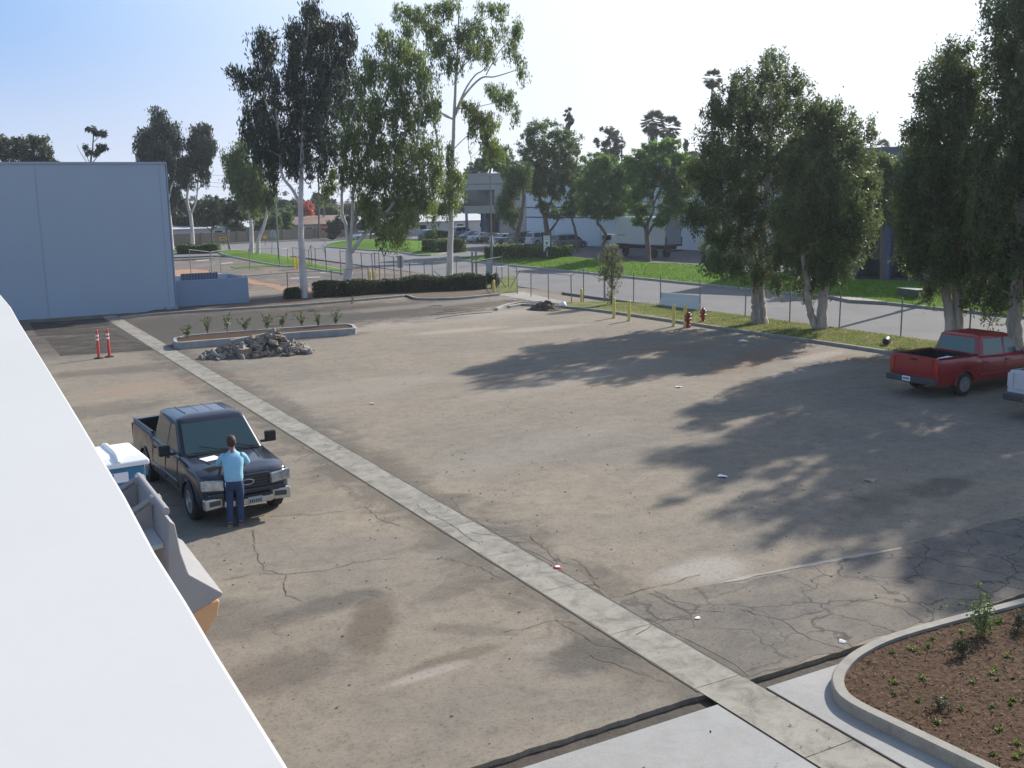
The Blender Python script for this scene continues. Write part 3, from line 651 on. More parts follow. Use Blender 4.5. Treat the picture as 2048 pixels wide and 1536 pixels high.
tree('eucalyptus_tree', 'far eucalyptus with straight white trunk on the curved grass strip', (503, 510),
     [(.3, .15, [(503, 511), (503, 460), (500, 430), (490, 330)]), (.12, .06, [(500, 430), (475, 370), (465, 320)])],
     [(482, 292, 20, 14), (465, 315, 24, 16), (485, 330, 26, 22), (500, 355, 26, 20), (470, 352, 22, 14), (505, 385, 24, 16), (480, 375, 20, 12), (495, 405, 22, 10)],
     12000, .45, 'droop', MT['lf_euc'], MT['bark'], 16, width=.3, clump=.5)
tree('eucalyptus_tree', 'slim bent white eucalyptus close beside the straight white one on the grass strip', (517, 510),
     [(.24, .12, [(516, 511), (517, 480), (523, 465), (532, 435), (533, 415), (520, 360)])],
     [(530, 395, 16, 16), (520, 370, 16, 16), (545, 380, 10, 16), (512, 340, 14, 18)],
     6000, .42, 'droop', MT['lf_euc'], MT['bark'], 17, width=.3, clump=.5)
tree('young_tree', 'rounded pale green tree before the block wall right of the clipped hedge', (425, 493),
     [(.16, .08, [(425, 493), (424, 470), (423, 440)]), (.08, .04, [(424, 465), (410, 450), (400, 430)]), (.08, .04, [(424, 460), (440, 445), (445, 425)])],
     [(425, 408, 22, 16), (405, 425, 22, 18), (440, 428, 20, 18), (422, 440, 26, 12), (455, 440, 12, 12)], 8000, .34, 'round', MT['lf_far'], MT['barkd'], 18, width=.5, clump=.4)
tree('young_tree', 'thin tree with leaning dark trunk before the block wall', (460, 501),
     [(.14, .07, [(460, 501), (456, 480), (453, 450), (465, 400)])],
     [(470, 410, 18, 16), (455, 430, 16, 14), (485, 430, 16, 14), (470, 450, 14, 8)], 5000, .34, 'round', MT['lf_far'], MT['barkd'], 19, width=.5, clump=.4)
tree('leafy_tree', 'bushy greyish tree showing over the left end of the building roof', tuple(pD(50, 540, 125)),
     [(.3, .1, [(50, 560), (50, 400), (45, 300)])],
     [(8, 282, 16, 12), (40, 292, 24, 16), (75, 285, 22, 14), (92, 305, 16, 12), (15, 312, 24, 14), (60, 315, 30, 14), (-15, 290, 24, 20), (105, 322, 10, 8)], 10000, .4, 'round', MT['lf_far'], MT['barkd'], 20, width=.45, clump=.6)
tree('sparse_tree', 'thin sparse tree alone above the roof of the blue grey building', tuple(pD(185, 540, 120)),
     [(.18, .05, [(183, 560), (182, 400), (181, 330), (186, 290), (187, 262)]), (.06, .03, [(181, 330), (195, 312), (205, 300)]), (.05, .02, [(186, 285), (200, 272), (210, 268)]), (.04, .02, [(180, 335), (160, 305), (152, 290)]), (.04, .02, [(181, 330), (168, 300), (165, 285)])],
     [(183, 260, 12, 5), (193, 266, 12, 5), (209, 270, 7, 6), (170, 297, 6, 7), (203, 298, 12, 9), (190, 308, 9, 6), (178, 305, 7, 5)], 2200, .35, 'round', MT['lf_eucd'], MT['barkd'], 21, width=.4, clump=.4)

# trees across the street
tree('street_tree', 'leaning tree with grey green hanging leaves in front of the office', (1030, 513),
     [(.28, .16, [(1030, 513), (1034, 470), (1042, 440), (1048, 395), (1044, 350)]), (.1, .05, [(1042, 440), (1025, 410), (1018, 380)])],
     [(1015, 385, 14, 18), (1010, 410, 16, 20), (1024, 430, 14, 12), (1030, 370, 12, 16), (1046, 345, 16, 20), (1020, 345, 14, 12), (1000, 310, 20, 18), (978, 300, 16, 16)],
     17000, .3, 'droop', MT['lf_st'], MT['barkd'], 30, clump=.34)
tree('street_tree', 'large dense tree behind the real estate sign', (1093, 503),
     [(.34, .2, [(1093, 503), (1094, 470), (1090, 435), (1080, 405), (1075, 340)]), (.16, .08, [(1095, 468), (1112, 447), (1120, 430)]), (.12, .06, [(1090, 435), (1110, 380), (1125, 300)])],
     [(1085, 252, 22, 12), (1060, 268, 16, 14), (1110, 268, 22, 18), (1140, 285, 22, 20), (1065, 300, 26, 20), (1100, 305, 36, 24), (1140, 325, 28, 24), (1055, 335, 24, 20), (1090, 345, 34, 24), (1130, 360, 30, 22), (1070, 375, 26, 18), (1105, 385, 28, 14), (1152, 350, 14, 18), (1050, 365, 12, 14), (1112, 428, 16, 10), (1095, 412, 14, 8), (1128, 420, 12, 8), (1080, 410, 10, 10)],
     44000, .3, 'round', MT['lf_st'], MT['barkd'], 31, width=.34, clump=.45)
tree('street_tree', 'narrow tree with slanting dark trunk against the white warehouse wall left of the twisted one', (1156, 505),
     [(.18, .1, [(1156, 505), (1153, 478), (1149, 455), (1144, 435), (1148, 380)])],
     [(1148, 395, 18, 22), (1160, 370, 18, 20), (1140, 425, 14, 12), (1160, 420, 16, 12)], 6000, .3, 'round', MT['lf_st'], MT['barkd'], 32, width=.4, clump=.4)
tree('fern_leaf_tree', 'wide feathery tree with twisted dark trunk beside the box truck', (1206, 512),
     [(.22, .14, [(1205, 512), (1206, 492), (1210, 478), (1212, 470), (1203, 455), (1195, 440), (1205, 380)])],
     [(1200, 318, 20, 12), (1215, 335, 26, 16), (1185, 345, 22, 18), (1175, 375, 22, 20), (1215, 365, 32, 24), (1195, 395, 34, 22), (1240, 390, 28, 22), (1240, 420, 26, 14), (1175, 420, 26, 14), (1210, 425, 26, 12), (1255, 345, 24, 22), (1245, 368, 22, 18)],
     30000, .34, 'round', MT['lf_jac'], MT['barkd'], 33, width=.3, clump=.42)
tree('fern_leaf_tree', 'vase shaped feathery tree on the grass in front of the box truck', (1296, 523),
     [(.30, .2, [(1296, 523), (1295, 490), (1293, 462)]), (.15, .07, [(1294, 470), (1287, 448), (1272, 425), (1262, 400)]), (.17, .07, [(1294, 466), (1296, 445), (1308, 420), (1306, 390), (1320, 350)]), (.13, .06, [(1297, 468), (1310, 448), (1335, 440)]), (.1, .04, [(1307, 410), (1318, 385), (1330, 370)])],
     [(1328, 290, 24, 12), (1300, 305, 24, 14), (1345, 310, 26, 16), (1270, 325, 22, 16), (1310, 330, 32, 20), (1362, 335, 24, 20), (1275, 355, 24, 20), (1335, 355, 28, 20), (1370, 370, 20, 22), (1272, 390, 22, 18), (1350, 390, 28, 20), (1282, 420, 18, 16), (1345, 420, 28, 14), (1360, 410, 18, 14), (1280, 442, 14, 8), (1325, 440, 18, 10), (1380, 350, 14, 16), (1295, 375, 16, 12)],
     34000, .34, 'round', MT['lf_jac'], MT['barkd'], 34, width=.3, clump=.42)
tree('street_tree', 'green tree right of the twin stemmed paperbark showing before the grey building', (1770, 568),
     [(.2, .1, [(1766, 568), (1765, 480), (1765, 400)])],
     [(1765, 325, 26, 14), (1760, 345, 30, 18), (1785, 360, 28, 20), (1750, 375, 28, 24), (1790, 395, 26, 22), (1765, 410, 30, 18), (1745, 430, 22, 16), (1785, 435, 24, 14)], 16000, .3, 'round', MT['lf_st'], MT['barkd'], 35, width=.4, clump=.42)
tree('roadside_tree', 'dark tree behind the broad eucalyptus next to the silver sedan', (742, 486),
     [(.25, .1, [(742, 486), (742, 460), (745, 430)])], [(745, 440, 16, 12), (755, 425, 16, 12), (735, 425, 12, 10)], 4000, .4, 'round', MT['lf_st'], MT['barkd'], 36, width=.4)
# background trees
tree('background_tree', 'airy tree standing behind the warehouse roof', tuple(pD(1220, 500, 165)),
     [(.3, .1, [(1218, 520), (1218, 380), (1220, 290)])], [(1222, 262, 16, 10), (1230, 278, 16, 12), (1210, 290, 14, 12), (1225, 300, 18, 10), (1195, 282, 8, 6), (1215, 315, 26, 14)], 5000, .4, 'round', MT['lf_far'], MT['barkd'], 40, width=.5, clump=.5)
tree('background_tree', 'narrow tall tree top poking above the dense tree', tuple(pD(1137, 500, 160)),
     [(.2, .06, [(1138, 520), (1138, 300), (1137, 225)])], [(1137, 222, 5, 6), (1136, 236, 10, 8), (1141, 246, 8, 6), (1136, 262, 10, 10)], 1800, .4, 'round', MT['lf_far'], MT['barkd'], 41, width=.5, clump=.3)
tree('background_tree', 'dark tree showing left of the office roof', tuple(pD(985, 500, 155)),
     [(.3, .1, [(975, 520), (975, 380), (985, 320)])], [(985, 325, 26, 16), (960, 335, 20, 14), (1010, 330, 18, 16), (940, 345, 14, 10)], 7000, .42, 'round', MT['lf_st'], MT['barkd'], 42, width=.5, clump=.5)
tree('background_tree', 'light tree between the two palms and the paperbark', tuple(pD(1375, 500, 150)),
     [(.2, .06, [(1375, 520), (1375, 380), (1378, 320)])], [(1372, 290, 8, 12), (1385, 320, 16, 16), (1380, 350, 14, 16)], 3000, .4, 'round', MT['lf_far'], MT['barkd'], 43, width=.5, clump=.4)

# paperbarks along the street
G_P = 'paperbark trees on the verge'
tree('paperbark_tree', 'single thick trunked paperbark right of the red hydrants', (1517, 650),
     [(.40, .28, [(1518, 650), (1518, 620), (1516, 590), (1515, 560)]), (.2, .05, [(1515, 570), (1495, 500), (1470, 380), (1490, 180)]), (.2, .05, [(1516, 570), (1530, 450), (1545, 300), (1548, 130)]), (.15, .05, [(1516, 565), (1550, 520), (1560, 480)])],
     [(1545, 120, 18, 16), (1548, 148, 26, 22), (1490, 165, 20, 22), (1580, 185, 24, 28), (1468, 200, 24, 26), (1525, 190, 36, 28), (1432, 215, 16, 18), (1500, 235, 36, 30), (1555, 240, 36, 32), (1445, 250, 26, 28), (1410, 225, 6, 10), (1425, 295, 22, 28), (1470, 300, 36, 34), (1530, 300, 40, 36), (1410, 330, 22, 28), (1445, 350, 34, 36), (1505, 365, 42, 38), (1408, 375, 20, 28), (1440, 410, 34, 34), (1500, 430, 42, 38), (1412, 440, 22, 32), (1440, 480, 30, 30), (1490, 490, 40, 32), (1430, 525, 22, 20), (1470, 535, 28, 18), (1510, 548, 30, 16), (1550, 520, 18, 34), (1556, 565, 12, 20), (1565, 450, 24, 32), (1570, 350, 26, 36), (1600, 215, 10, 14), (1600, 290, 24, 34), (1595, 400, 24, 36), (1585, 490, 20, 30), (1385, 350, 16, 26), (1380, 430, 14, 24)],
     78000, .19, 'up', MT['lf_brush'], MT['barkp'], 50, width=.34, clump=.36, group=G_P, spread=.85, flare=1.25)
tree('paperbark_tree', 'twin stemmed paperbark next right of the thick single one', (1636, 662),
     [(.26, .2, [(1646, 662), (1643, 630), (1646, 600), (1650, 565)]), (.2, .14, [(1634, 660), (1624, 630), (1620, 600), (1616, 575)]), (.14, .05, [(1648, 570), (1672, 530), (1690, 480), (1700, 380)]), (.14, .05, [(1617, 580), (1608, 500), (1620, 350), (1640, 240)]), (.12, .05, [(1650, 560), (1655, 450), (1680, 290)])],
     [(1650, 215, 20, 14), (1625, 235, 26, 22), (1665, 245, 26, 24), (1700, 270, 26, 24), (1640, 280, 34, 32), (1690, 315, 34, 34), (1722, 330, 18, 34), (1610, 310, 28, 34), (1650, 350, 38, 36), (1710, 385, 28, 34), (1605, 390, 28, 40), (1655, 415, 38, 38), (1730, 400, 12, 24), (1705, 445, 28, 32), (1605, 460, 28, 36), (1655, 480, 38, 34), (1700, 500, 24, 28), (1605, 520, 24, 28), (1645, 535, 30, 24), (1685, 530, 20, 20), (1615, 575, 16, 18), (1660, 555, 24, 12), (1618, 600, 10, 14), (1735, 360, 16, 30), (1728, 450, 16, 26), (1585, 350, 20, 40), (1580, 430, 20, 40)],
     64000, .19, 'up', MT['lf_brush'], MT['barkp'], 51, width=.34, clump=.36, group=G_P, spread=.85, flare=1.2)
bC = Vector((36.0, 28.3, .1)); 
tree('paperbark_tree', 'tall two stemmed paperbark right behind the red pickup cab', tuple(bC),
     [(.24, .15, [(1897, 690), (1899, 640), (1890, 580), (1882, 520)]), (.24, .15, [(1915, 690), (1917, 640), (1915, 560), (1925, 480)]), (.15, .05, [(1882, 520), (1875, 450), (1860, 350), (1890, 200)]), (.15, .05, [(1924, 490), (1935, 400), (1930, 200), (1912, 110)])],
     [(1912, 105, 22, 12), (1905, 130, 28, 20), (1885, 165, 28, 26), (1930, 165, 26, 28), (1860, 195, 20, 20), (1905, 210, 36, 30), (1945, 220, 20, 34), (1870, 250, 28, 28), (1915, 265, 34, 32), (1822, 262, 14, 16), (1838, 285, 22, 18), (1860, 310, 32, 28), (1910, 325, 38, 34), (1950, 320, 16, 34), (1840, 355, 28, 30), (1885, 375, 38, 34), (1930, 385, 34, 36), (1825, 410, 24, 32), (1865, 430, 36, 34), (1920, 440, 38, 34), (1830, 460, 22, 30), (1870, 485, 34, 24), (1915, 500, 36, 30), (1945, 470, 18, 30), (1850, 520, 24, 18), (1935, 545, 24, 28), (1895, 545, 28, 18), (1930, 590, 18, 20), (1860, 570, 12, 16), (1848, 590, 10, 10), (1822, 340, 18, 30), (1818, 385, 18, 30), (1815, 440, 18, 30), (1820, 490, 18, 28), (1835, 530, 14, 22), (1950, 400, 16, 40), (1955, 500, 14, 40)],
     70000, .19, 'up', MT['lf_brush'], MT['barkp'], 52, width=.34, clump=.40, group=G_P, spread=.85, flare=1.2)
tree('paperbark_tree', 'tallest paperbark cut by the right edge of the photo', (36.6, 25.4, .1),
     [(.34, .2, [(2030, 730), (2028, 660), (2032, 580), (2040, 480)]), (.2, .06, [(2040, 480), (2050, 300), (2040, 50)]), (.12, .05, [(2036, 520), (2005, 420), (2000, 250)])],
     [(2030, 10, 34, 24), (2005, 45, 22, 24), (2045, 60, 34, 34), (2090, 20, 34, 34), (2015, 100, 30, 34), (2060, 120, 40, 36), (2000, 150, 22, 26), (2040, 180, 36, 38), (2090, 170, 40, 50), (1990, 205, 16, 24), (2020, 235, 32, 34), (2070, 250, 40, 44), (1985, 265, 14, 22), (2030, 300, 36, 40), (1990, 340, 24, 36), (2080, 340, 44, 50), (2030, 370, 36, 40), (1980, 400, 24, 36), (2020, 440, 36, 38), (2080, 450, 44, 50), (1978, 470, 22, 34), (2030, 510, 38, 36), (1990, 540, 26, 30), (2080, 560, 40, 40), (2035, 580, 36, 30), (2010, 620, 22, 18), (2120, 300, 40, 80), (2110, 480, 40, 60), (2050, -40, 40, 40), (1975, 300, 18, 40), (1972, 360, 18, 40), (1970, 430, 18, 40), (1975, 520, 18, 34), (1980, 590, 18, 20)],
     76000, .2, 'up', MT['lf_brush'], MT['barkp'], 53, width=.34, clump=.42, group=G_P, spread=.85, flare=1.2)
for (bx_, by_, lab_, sd_) in ((36.9, 21.6, 'paperbark just outside the right edge casting the middle shadow', 54), (37.2, 17.6, 'second paperbark outside the right edge casting the nearest shadow', 56)):
    W_ = dep((bx_, by_, .1)); x0_, y0_ = proj((bx_, by_, .1)); k_ = F/W_; rb2 = random.Random(sd_)
    tree('paperbark_tree', lab_, (bx_, by_, .1), [(.3, .12, [(x0_, y0_), (x0_+5, y0_-k_*3), (x0_+15, y0_-k_*8), (x0_+10, y0_-k_*14)])],
         [(x0_+rb2.uniform(-.7, 1.3)*k_*1.5, y0_-k_*(3+11.5*q_/21), k_*1.35, k_*.95) for q_ in range(22)], 46000, .28, 'up', MT['lf_brush'], MT['barkp'], sd_, width=.36, clump=.45, group=G_P, spread=.8)
tree('sapling', 'young brownish tree tied beside the fence left of the leaning board', (1223, 612),
     [(.05, .03, [(1223, 612), (1224, 570), (1222, 520)]), (.02, .01, [(1223, 560), (1215, 535), (1212, 515)])],
     [(1222, 496, 14, 8), (1212, 512, 16, 12), (1232, 515, 16, 12), (1220, 532, 20, 12), (1236, 540, 12, 12), (1210, 545, 12, 14), (1226, 560, 12, 14), (1222, 585, 8, 14)], 3300, .15, 'droop', MT['lf_sap'], MT['barkd'], 55, width=.3, clump=.2)

# palms
def palm(label, px, top, W, crown, sk, seed):
    rr = random.Random(seed); o = thing('fan_palm', label, 'palm', pD(px, 500, W)*1.0, 0, 'distant fan palms'); o.location.z = 0
    p0 = pD(px, top+crown*.8, W); k = W/F; R0 = crown*k*1.25
    MB().tube([(p0.x, p0.y, -.1), (p0.x+.2, p0.y, p0.z*.5), p0], [.28, .2, .18], 8).build('trunk', MT['barkd'], o, world=True, smooth=60)
    C, A, B, T = [], [], [], []
    for i in range(70):
        az = rr.uniform(0, 2*PI); el = rr.uniform(-1.3, 1.4); d = Vector((math.cos(az)*math.cos(el), math.sin(az)*math.cos(el), math.sin(el)))
        hub = p0+d*R0*.75
        side = d.cross(Vector((0, 0, 1))); side = side.normalized() if side.length > .1 else Vector((1, 0, 0)); upv = side.cross(d)
        for j in range(9):
            a = (j-4)/4*1.15; dd = (d*math.cos(a)+side*math.sin(a)+Vector((0, 0, -.25))).normalized()
            C.append(hub+dd*R0*.27); A.append(dd*R0*.36); B.append((dd.cross(upv)).normalized()*R0*.07+upv*R0*.05); T.append(rr.random())
    for i in range(int(sk*110)):
        az = rr.uniform(0, 2*PI); r = R0*rr.uniform(.15, .5); zz = -rr.uniform(.2, sk*1.6)*R0
        C.append(p0+Vector((math.cos(az)*r, math.sin(az)*r, zz))); A.append(Vector((math.cos(az)*.15, math.sin(az)*.15, -1))*R0*.3); B.append(Vector((-math.sin(az), math.cos(az), 0))*R0*.07); T.append(rr.random()*.4)
    leaves_mesh('crown', np.array(C), np.array(A), np.array(B), np.array(T), MT['lf_palm'], o)
palm('taller of the two fan palms with shaggy skirt above the warehouse', 1306, 232, 170, 17, 2.2, 1)
palm('shorter fan palm right beside the taller one above the warehouse', 1338, 243, 172, 16, 2.2, 2)
palm('tall thin fan palm rising at the left of the paperbark crown', 1425, 147, 150, 13, .5, 3)
palm('small fan palm over the roof of the grey building', 1764, 285, 190, 10, .5, 4)
palm('small fan palm just left of the airy background tree', 1243, 283, 200, 6, .4, 5)

# ------------------------------------------------------------------ hedges
def hedge(name, label, p0, p1, d, h, n, seed, group=None, mt='lf_hedge', z=0, leaf=.11):
    a, b = Vector(p0[:2]), Vector(p1[:2]); L_ = (b-a).length; rz = math.atan2((b-a).y, (b-a).x); c = (a+b)/2
    o = thing(name, label, 'hedge', (c.x, c.y, z), rz, group); g = np.random.default_rng(seed)
    core = MB().box((0, 0, h*.46), (L_-.16, d-.16, h*.9)).build('hedge_core', MT['mulch'], o)
    P = np.stack([g.uniform(-L_/2, L_/2, n), g.uniform(-d/2, d/2, n), g.uniform(.02, h, n)], 1)
    s = g.integers(0, 5, n); j = g.normal(0, .05, n)
    P[s < 2, 2] = h+j[s < 2]; P[s == 2, 1] = -d/2+j[s == 2]; P[s == 3, 1] = d/2+j[s == 3]
    e = s == 4; P[e, 0] = np.sign(P[e, 0])*L_/2+j[e]
    P[:, 2] += .09*np.sin(P[:, 0]*1.9+seed)*(P[:, 2]/h); P[:, 1] += .06*np.sin(P[:, 0]*2.7)
    A = unit(g.normal(size=(n, 3)))*leaf*.5; B = unit(np.cross(A, g.normal(size=(n, 3))))*leaf*.3
    leaves_mesh('foliage', P, A, B, g.uniform(0, 1, n), MT[mt], o, world=False)
    return o
GH = 'clipped hedges along the kerb'
hedge('hedge', 'smallest square clipped hedge left of the dark eucalyptus trunk', gp(571, 600), gp(599, 599), .9, .62, 2600, 1, GH)
hedge('hedge', 'second clipped hedge between the two left eucalyptus trunks', gp(637, 597), gp(684, 592), 1.3, .95, 5200, 2, GH)
hedge('hedge', 'third clipped hedge right of the forked eucalyptus', gp(690, 594), gp(778, 587), 1.3, .95, 7600, 3, GH)
hedge('hedge', 'widest clipped hedge at the foot of the tallest eucalyptus', gp(786, 587), gp(966, 579), 1.5, 1.0, 16000, 4, GH)
tree('shrub', 'rounded bush with loose stems at the right end of the widest hedge', (983, 577), [(.05, .03, [(983, 577), (983, 560)])],
     [(983, 556, 13, 9), (975, 562, 10, 8), (993, 564, 8, 8)], 3500, .13, 'round', MT['lf_hedge'], MT['barkd'], 60, cat='shrub', width=.5, clump=.2)
hedge('hedge', 'low long clipped hedge next to the building corner beyond the second lot', gp(358, 507), gp(438, 505), 2.6, 1.0, 6000, 5, mt='lf_st', leaf=.25)
hedge('hedge', 'dark clipped hedge in front of the parked cars', gp(988, 511, .5), gp(1128, 515, .5), 3.0, 1.25, 14000, 6, mt='lf_st', leaf=.2, z=.25)
hedge('hedge', 'tall clipped hedge at the left side of the driveway', gp(856, 508), gp(920, 503), 2.0, 1.5, 7000, 7, mt='lf_st', leaf=.22)
hedge('hedge', 'dark hedge row left of the office behind the black suv', gp(860, 488), gp(896, 486), 2.0, 1.6, 4000, 8, mt='lf_st', leaf=.25)

# ------------------------------------------------------------------ left building
bl = thing('warehouse_building', 'windowless blue grey building with panel joints at the left', 'building', (0, 64.8, 0))
bx1 = gp(347, 618).x; by0 = 64.8; hb = 8.75
m = MB().box(((bx1-40)/2, by0+22, hb/2-.2), (bx1+40, 44, hb+.4)); m.build('wall', MT['bwall'], bl, world=True)
j = MB()
for x in (5.55, -2.0, -9.5, bx1-.35): MB().box((x, by0-.003, hb/2), (.03, .02, hb)).build('panel_joint', MT['bjoint'], bl, world=True)
MB().box(((bx1-40)/2+.0, by0+22, hb+.04), (bx1+40.16, 44.16, .1)).build('coping', MT['bwall'], bl, world=True)
MB().tube([(bx1+.1, by0+.25, 0), (bx1+.1, by0+.25, hb)], .07, 8).build('downspout', MT['encl'], bl, world=True)
MB().box((bx1-.25, by0-.15, .12), (.7, .3, .24)).build('splash_block', MT['bjoint'], bl, world=True)
# enclosure
e1 = pY(494, 600, 65.6); eh = 1.68
en = thing('wall_enclosure', 'low blue walled enclosure attached to the right of the blue grey building', 'wall', (bx1+.3, 65.6, 0))
ex = gp(494, 606).x
m = MB(); m.box(((bx1+.25+ex)/2, 65.75, eh/2), (ex-bx1-.25, .25, eh)); m.box((ex-.12, 67.9, eh/2), (.25, 4.0, eh)); m.build('wall', MT['encl'], en, world=True)
m = MB(); m.box(((bx1+ex)/2+.1, 70.2, eh/2), (ex-bx1-.2, .2, eh)); m.build('back_wall', MT['whouse'], en, world=True)
MB().box((bx1+2.7, 70.02, eh/2+.14), (2.4, .06, eh)).build('corrugated_gate', MT['corr'], en, world=True)

# ------------------------------------------------------------------ parapet of the near building
pa = thing('white_building', 'bright white parapet wall filling the lower left corner', 'building', (-1, 2, 0))
zc = 5.9; e = gp(300, 1085, zc); ex0 = e.x
def pcorner(z):
    a = gp(86, 720, z); return a
a0 = gp(86, 720, zc); a1 = gp(40, 646, zc); a2 = gp(22, 614, zc); a3 = gp(0, 588, zc); a4 = gp(-60, 560, zc)
el = [gp(x, y, zc) for x, y in ((580, 1536), (432, 1300), (374, 1202), (310, 1102), (250, 990), (160, 840))]
edge = [Vector((el[0].x, -3))]+[Vector((p_.x, p_.y)) for p_ in el]+[Vector((a0.x, a0.y)), Vector((a1.x, a1.y)), Vector((a2.x, a2.y)), Vector((a3.x, a3.y)), Vector((a4.x, a4.y))]
poly = edge+[Vector((-2.2, a4.y)), Vector((-2.2, -3))]
MB().prism(poly, zc-.12, zc).build('coping', MT['parapet'], pa, world=True, bevel=.006, seg=2)
poly2 = [Vector((p.x-.04, p.y-.0)) for p in edge]+[Vector((-2.0, a4.y-.05)), Vector((-2.0, -3))]
MB().prism(shrink(poly, .05), 0, zc-.125).build('wall', MT['parapet'], pa, world=True)

# ------------------------------------------------------------------ buildings across the street
def facade(o, A, B, h, th, name, mt, z0=0):
    """slab building: face from A to B (2D), going away from the camera"""
    d = (B-A).normalized(); nrm = Vector((-d.y, d.x)); 
    if nrm.dot(Vector((fw[0], fw[1]))) < 0: nrm = -nrm
    P = [A, B, B+nrm*th, A+nrm*th]
    MB().prism(P, z0, h).build(name, mt, o, world=True)
    return d, nrm
def strip(A, B, z0, z1, t0, t1, nrm, out=.03, deep=.06):
    """box on the face between fractions t0,t1, heights z0..z1"""
    a, b = A.lerp(B, t0), A.lerp(B, t1)
    P = [a-nrm*out, b-nrm*out, b+nrm*deep, a+nrm*deep]; return MB().prism(P, z0, z1)
WA = pD(1050, 500, 143).to_2d(); WB = pD(1398, 517, 118).to_2d(); ext = (WB-WA); WB2 = WA+ext*1.6
wh = thing('warehouse', 'long white warehouse with thin blue stripes across the street', 'building', (*WA, 0))
d, nr = facade(wh, WA, WB2, 10.05, 30, 'wall', MT['whouse'])
for z in (4.82, 3.5): strip(WA, WB2, z, z+.16, 0.001, .999, nr).build('stripe', MT['bluetrim'], wh, world=True)
strip(WA, WB2, 10.06, 10.2, -.002, 1.002, nr, .1, 30).build('roof_edge', MT['rbldg'], wh, world=True)
strip(WA, WB2, 0, 9.9, .0, .008, nr, .05).build('corner_trim', MT['office'], wh, world=True)
for t in (.12, .3, .47, .64, .8): strip(WA, WB2, 0, 9.4, t, t+.0008, nr, .012).build('panel_joint', MT['bluecol'], wh, world=True)
strip(WA, WB2, 6.9, 8.2, .2, .235, nr, .02).build('window', MT['glass'], wh, world=True)
strip(WA, WB2, 6.9, 8.2, .5, .535, nr, .02).build('window', MT['glass'], wh, world=True)
# office
OA = gp(930, 481.5).to_2d(); OB = gp(1062, 479.5).to_2d()
of = thing('office_building', 'two storey tan office with dark window band and blue columns', 'building', (*OA, 0))
HB = 9.6
d, nr = facade(of, OA, OB, HB, 22, 'upper_storey', MT['office'], 4.0)
strip(OA, OB, 0, 3.995, .52, 1., nr, 0, 22).build('lower_storey', MT['office'], of, world=True)
strip(OA, OB, 0, 3.995, .22, .30, nr, -3, 20).build('lobby_wall', MT['bluecol'], of, world=True)
strip(OA, OB, 0, 3.99, .30, .52, nr, -3, 3.2).build('lobby_glass', MT['glass'], of, world=True)
strip(OA, OB, 5.15, 7.45, .0, .46, nr, .03, .06).build('window', MT['glass'], of, world=True)
strip(OA, OB, HB+.002, HB+.25, -.005, 1.005, nr, .12, 22.1).build('parapet_cap', MT['office'], of, world=True)
strip(OA, OB, 8.2, 8.35, .0, 1., nr, .05).build('reveal', MT['rbldg'], of, world=True)
for t in (.0, .28, .5): strip(OA, OB, 0, 3.99, t+.012, t+.045, nr, .0, .8).build('column', MT['bluecol'], of, world=True)
for t in (.34, .38, .43, .47): strip(OA, OB, 0, 3.9, t, t+.006, nr, -2.9, 3.1).build('mullion', MT['bluetrim'], of, world=True)
strip(OA, OB, 7.8, 8.05, .015, .05, nr, .04).build('address_number', MT['ink'], of, world=True)
# right building
RA = pD(1560, 500, 80).to_2d(); RB = pD(2300, 500, 66).to_2d()
rbd = thing('grey_building', 'low dark grey building half hidden behind the paperbarks at right', 'building', (*RA, 0))
d, nr = facade(rbd, RA, RB, 9.3, 30, 'wall', MT['rbldg'], 4.2)
strip(RA, RB, 0, 4.195, .0, 1., nr, -2.2, 25).build('ground_floor', MT['glass'], rbd, world=True)
for i in range(9): strip(RA, RB, 0, 4.19, .1*i+.02, .1*i+.04, nr, 0, .7).build('column', MT['bluecol'], rbd, world=True)
strip(RA, RB, 9.305, 9.5, -.003, 1.003, nr, .1, 30).build('roof_edge', MT['rbldg'], rbd, world=True)
for z in (5.4, 6.9): strip(RA, RB, z, z+.12, .0, 1., nr, .03).build('reveal', MT['bluecol'], rbd, world=True)
# block wall
bw0 = gp(250, 497).to_2d(); bw1 = gp(500, 485).to_2d(); bw2 = gp(638, 478.5).to_2d(); bw3 = gp(1000, 462).to_2d()
bwl = thing('block_wall', 'long tan block wall beyond the cross street', 'wall', (*bw1, 0))
m = MB()
for a, b in ((bw0, bw1), (bw1, bw2), (bw2, bw3)):
    q = (b-a).normalized(); nn = Vector((-q.y, q.x))*.2; m.prism([a, b, b+nn, a+nn], 0, 1.75)
m.build('wall', MT['blockwall'], bwl, world=True)
m = MB()
for a, b in ((bw0, bw1), (bw1, bw2), (bw2, bw3)):
    L_ = (b-a).length
    for i in range(int(L_/6)+1):
        c = a.lerp(b, i*6/L_); m.box((c.x, c.y-.02, .92), (.45, .45, 1.84))
m.build('pilaster', MT['blockwall'], bwl, world=True)
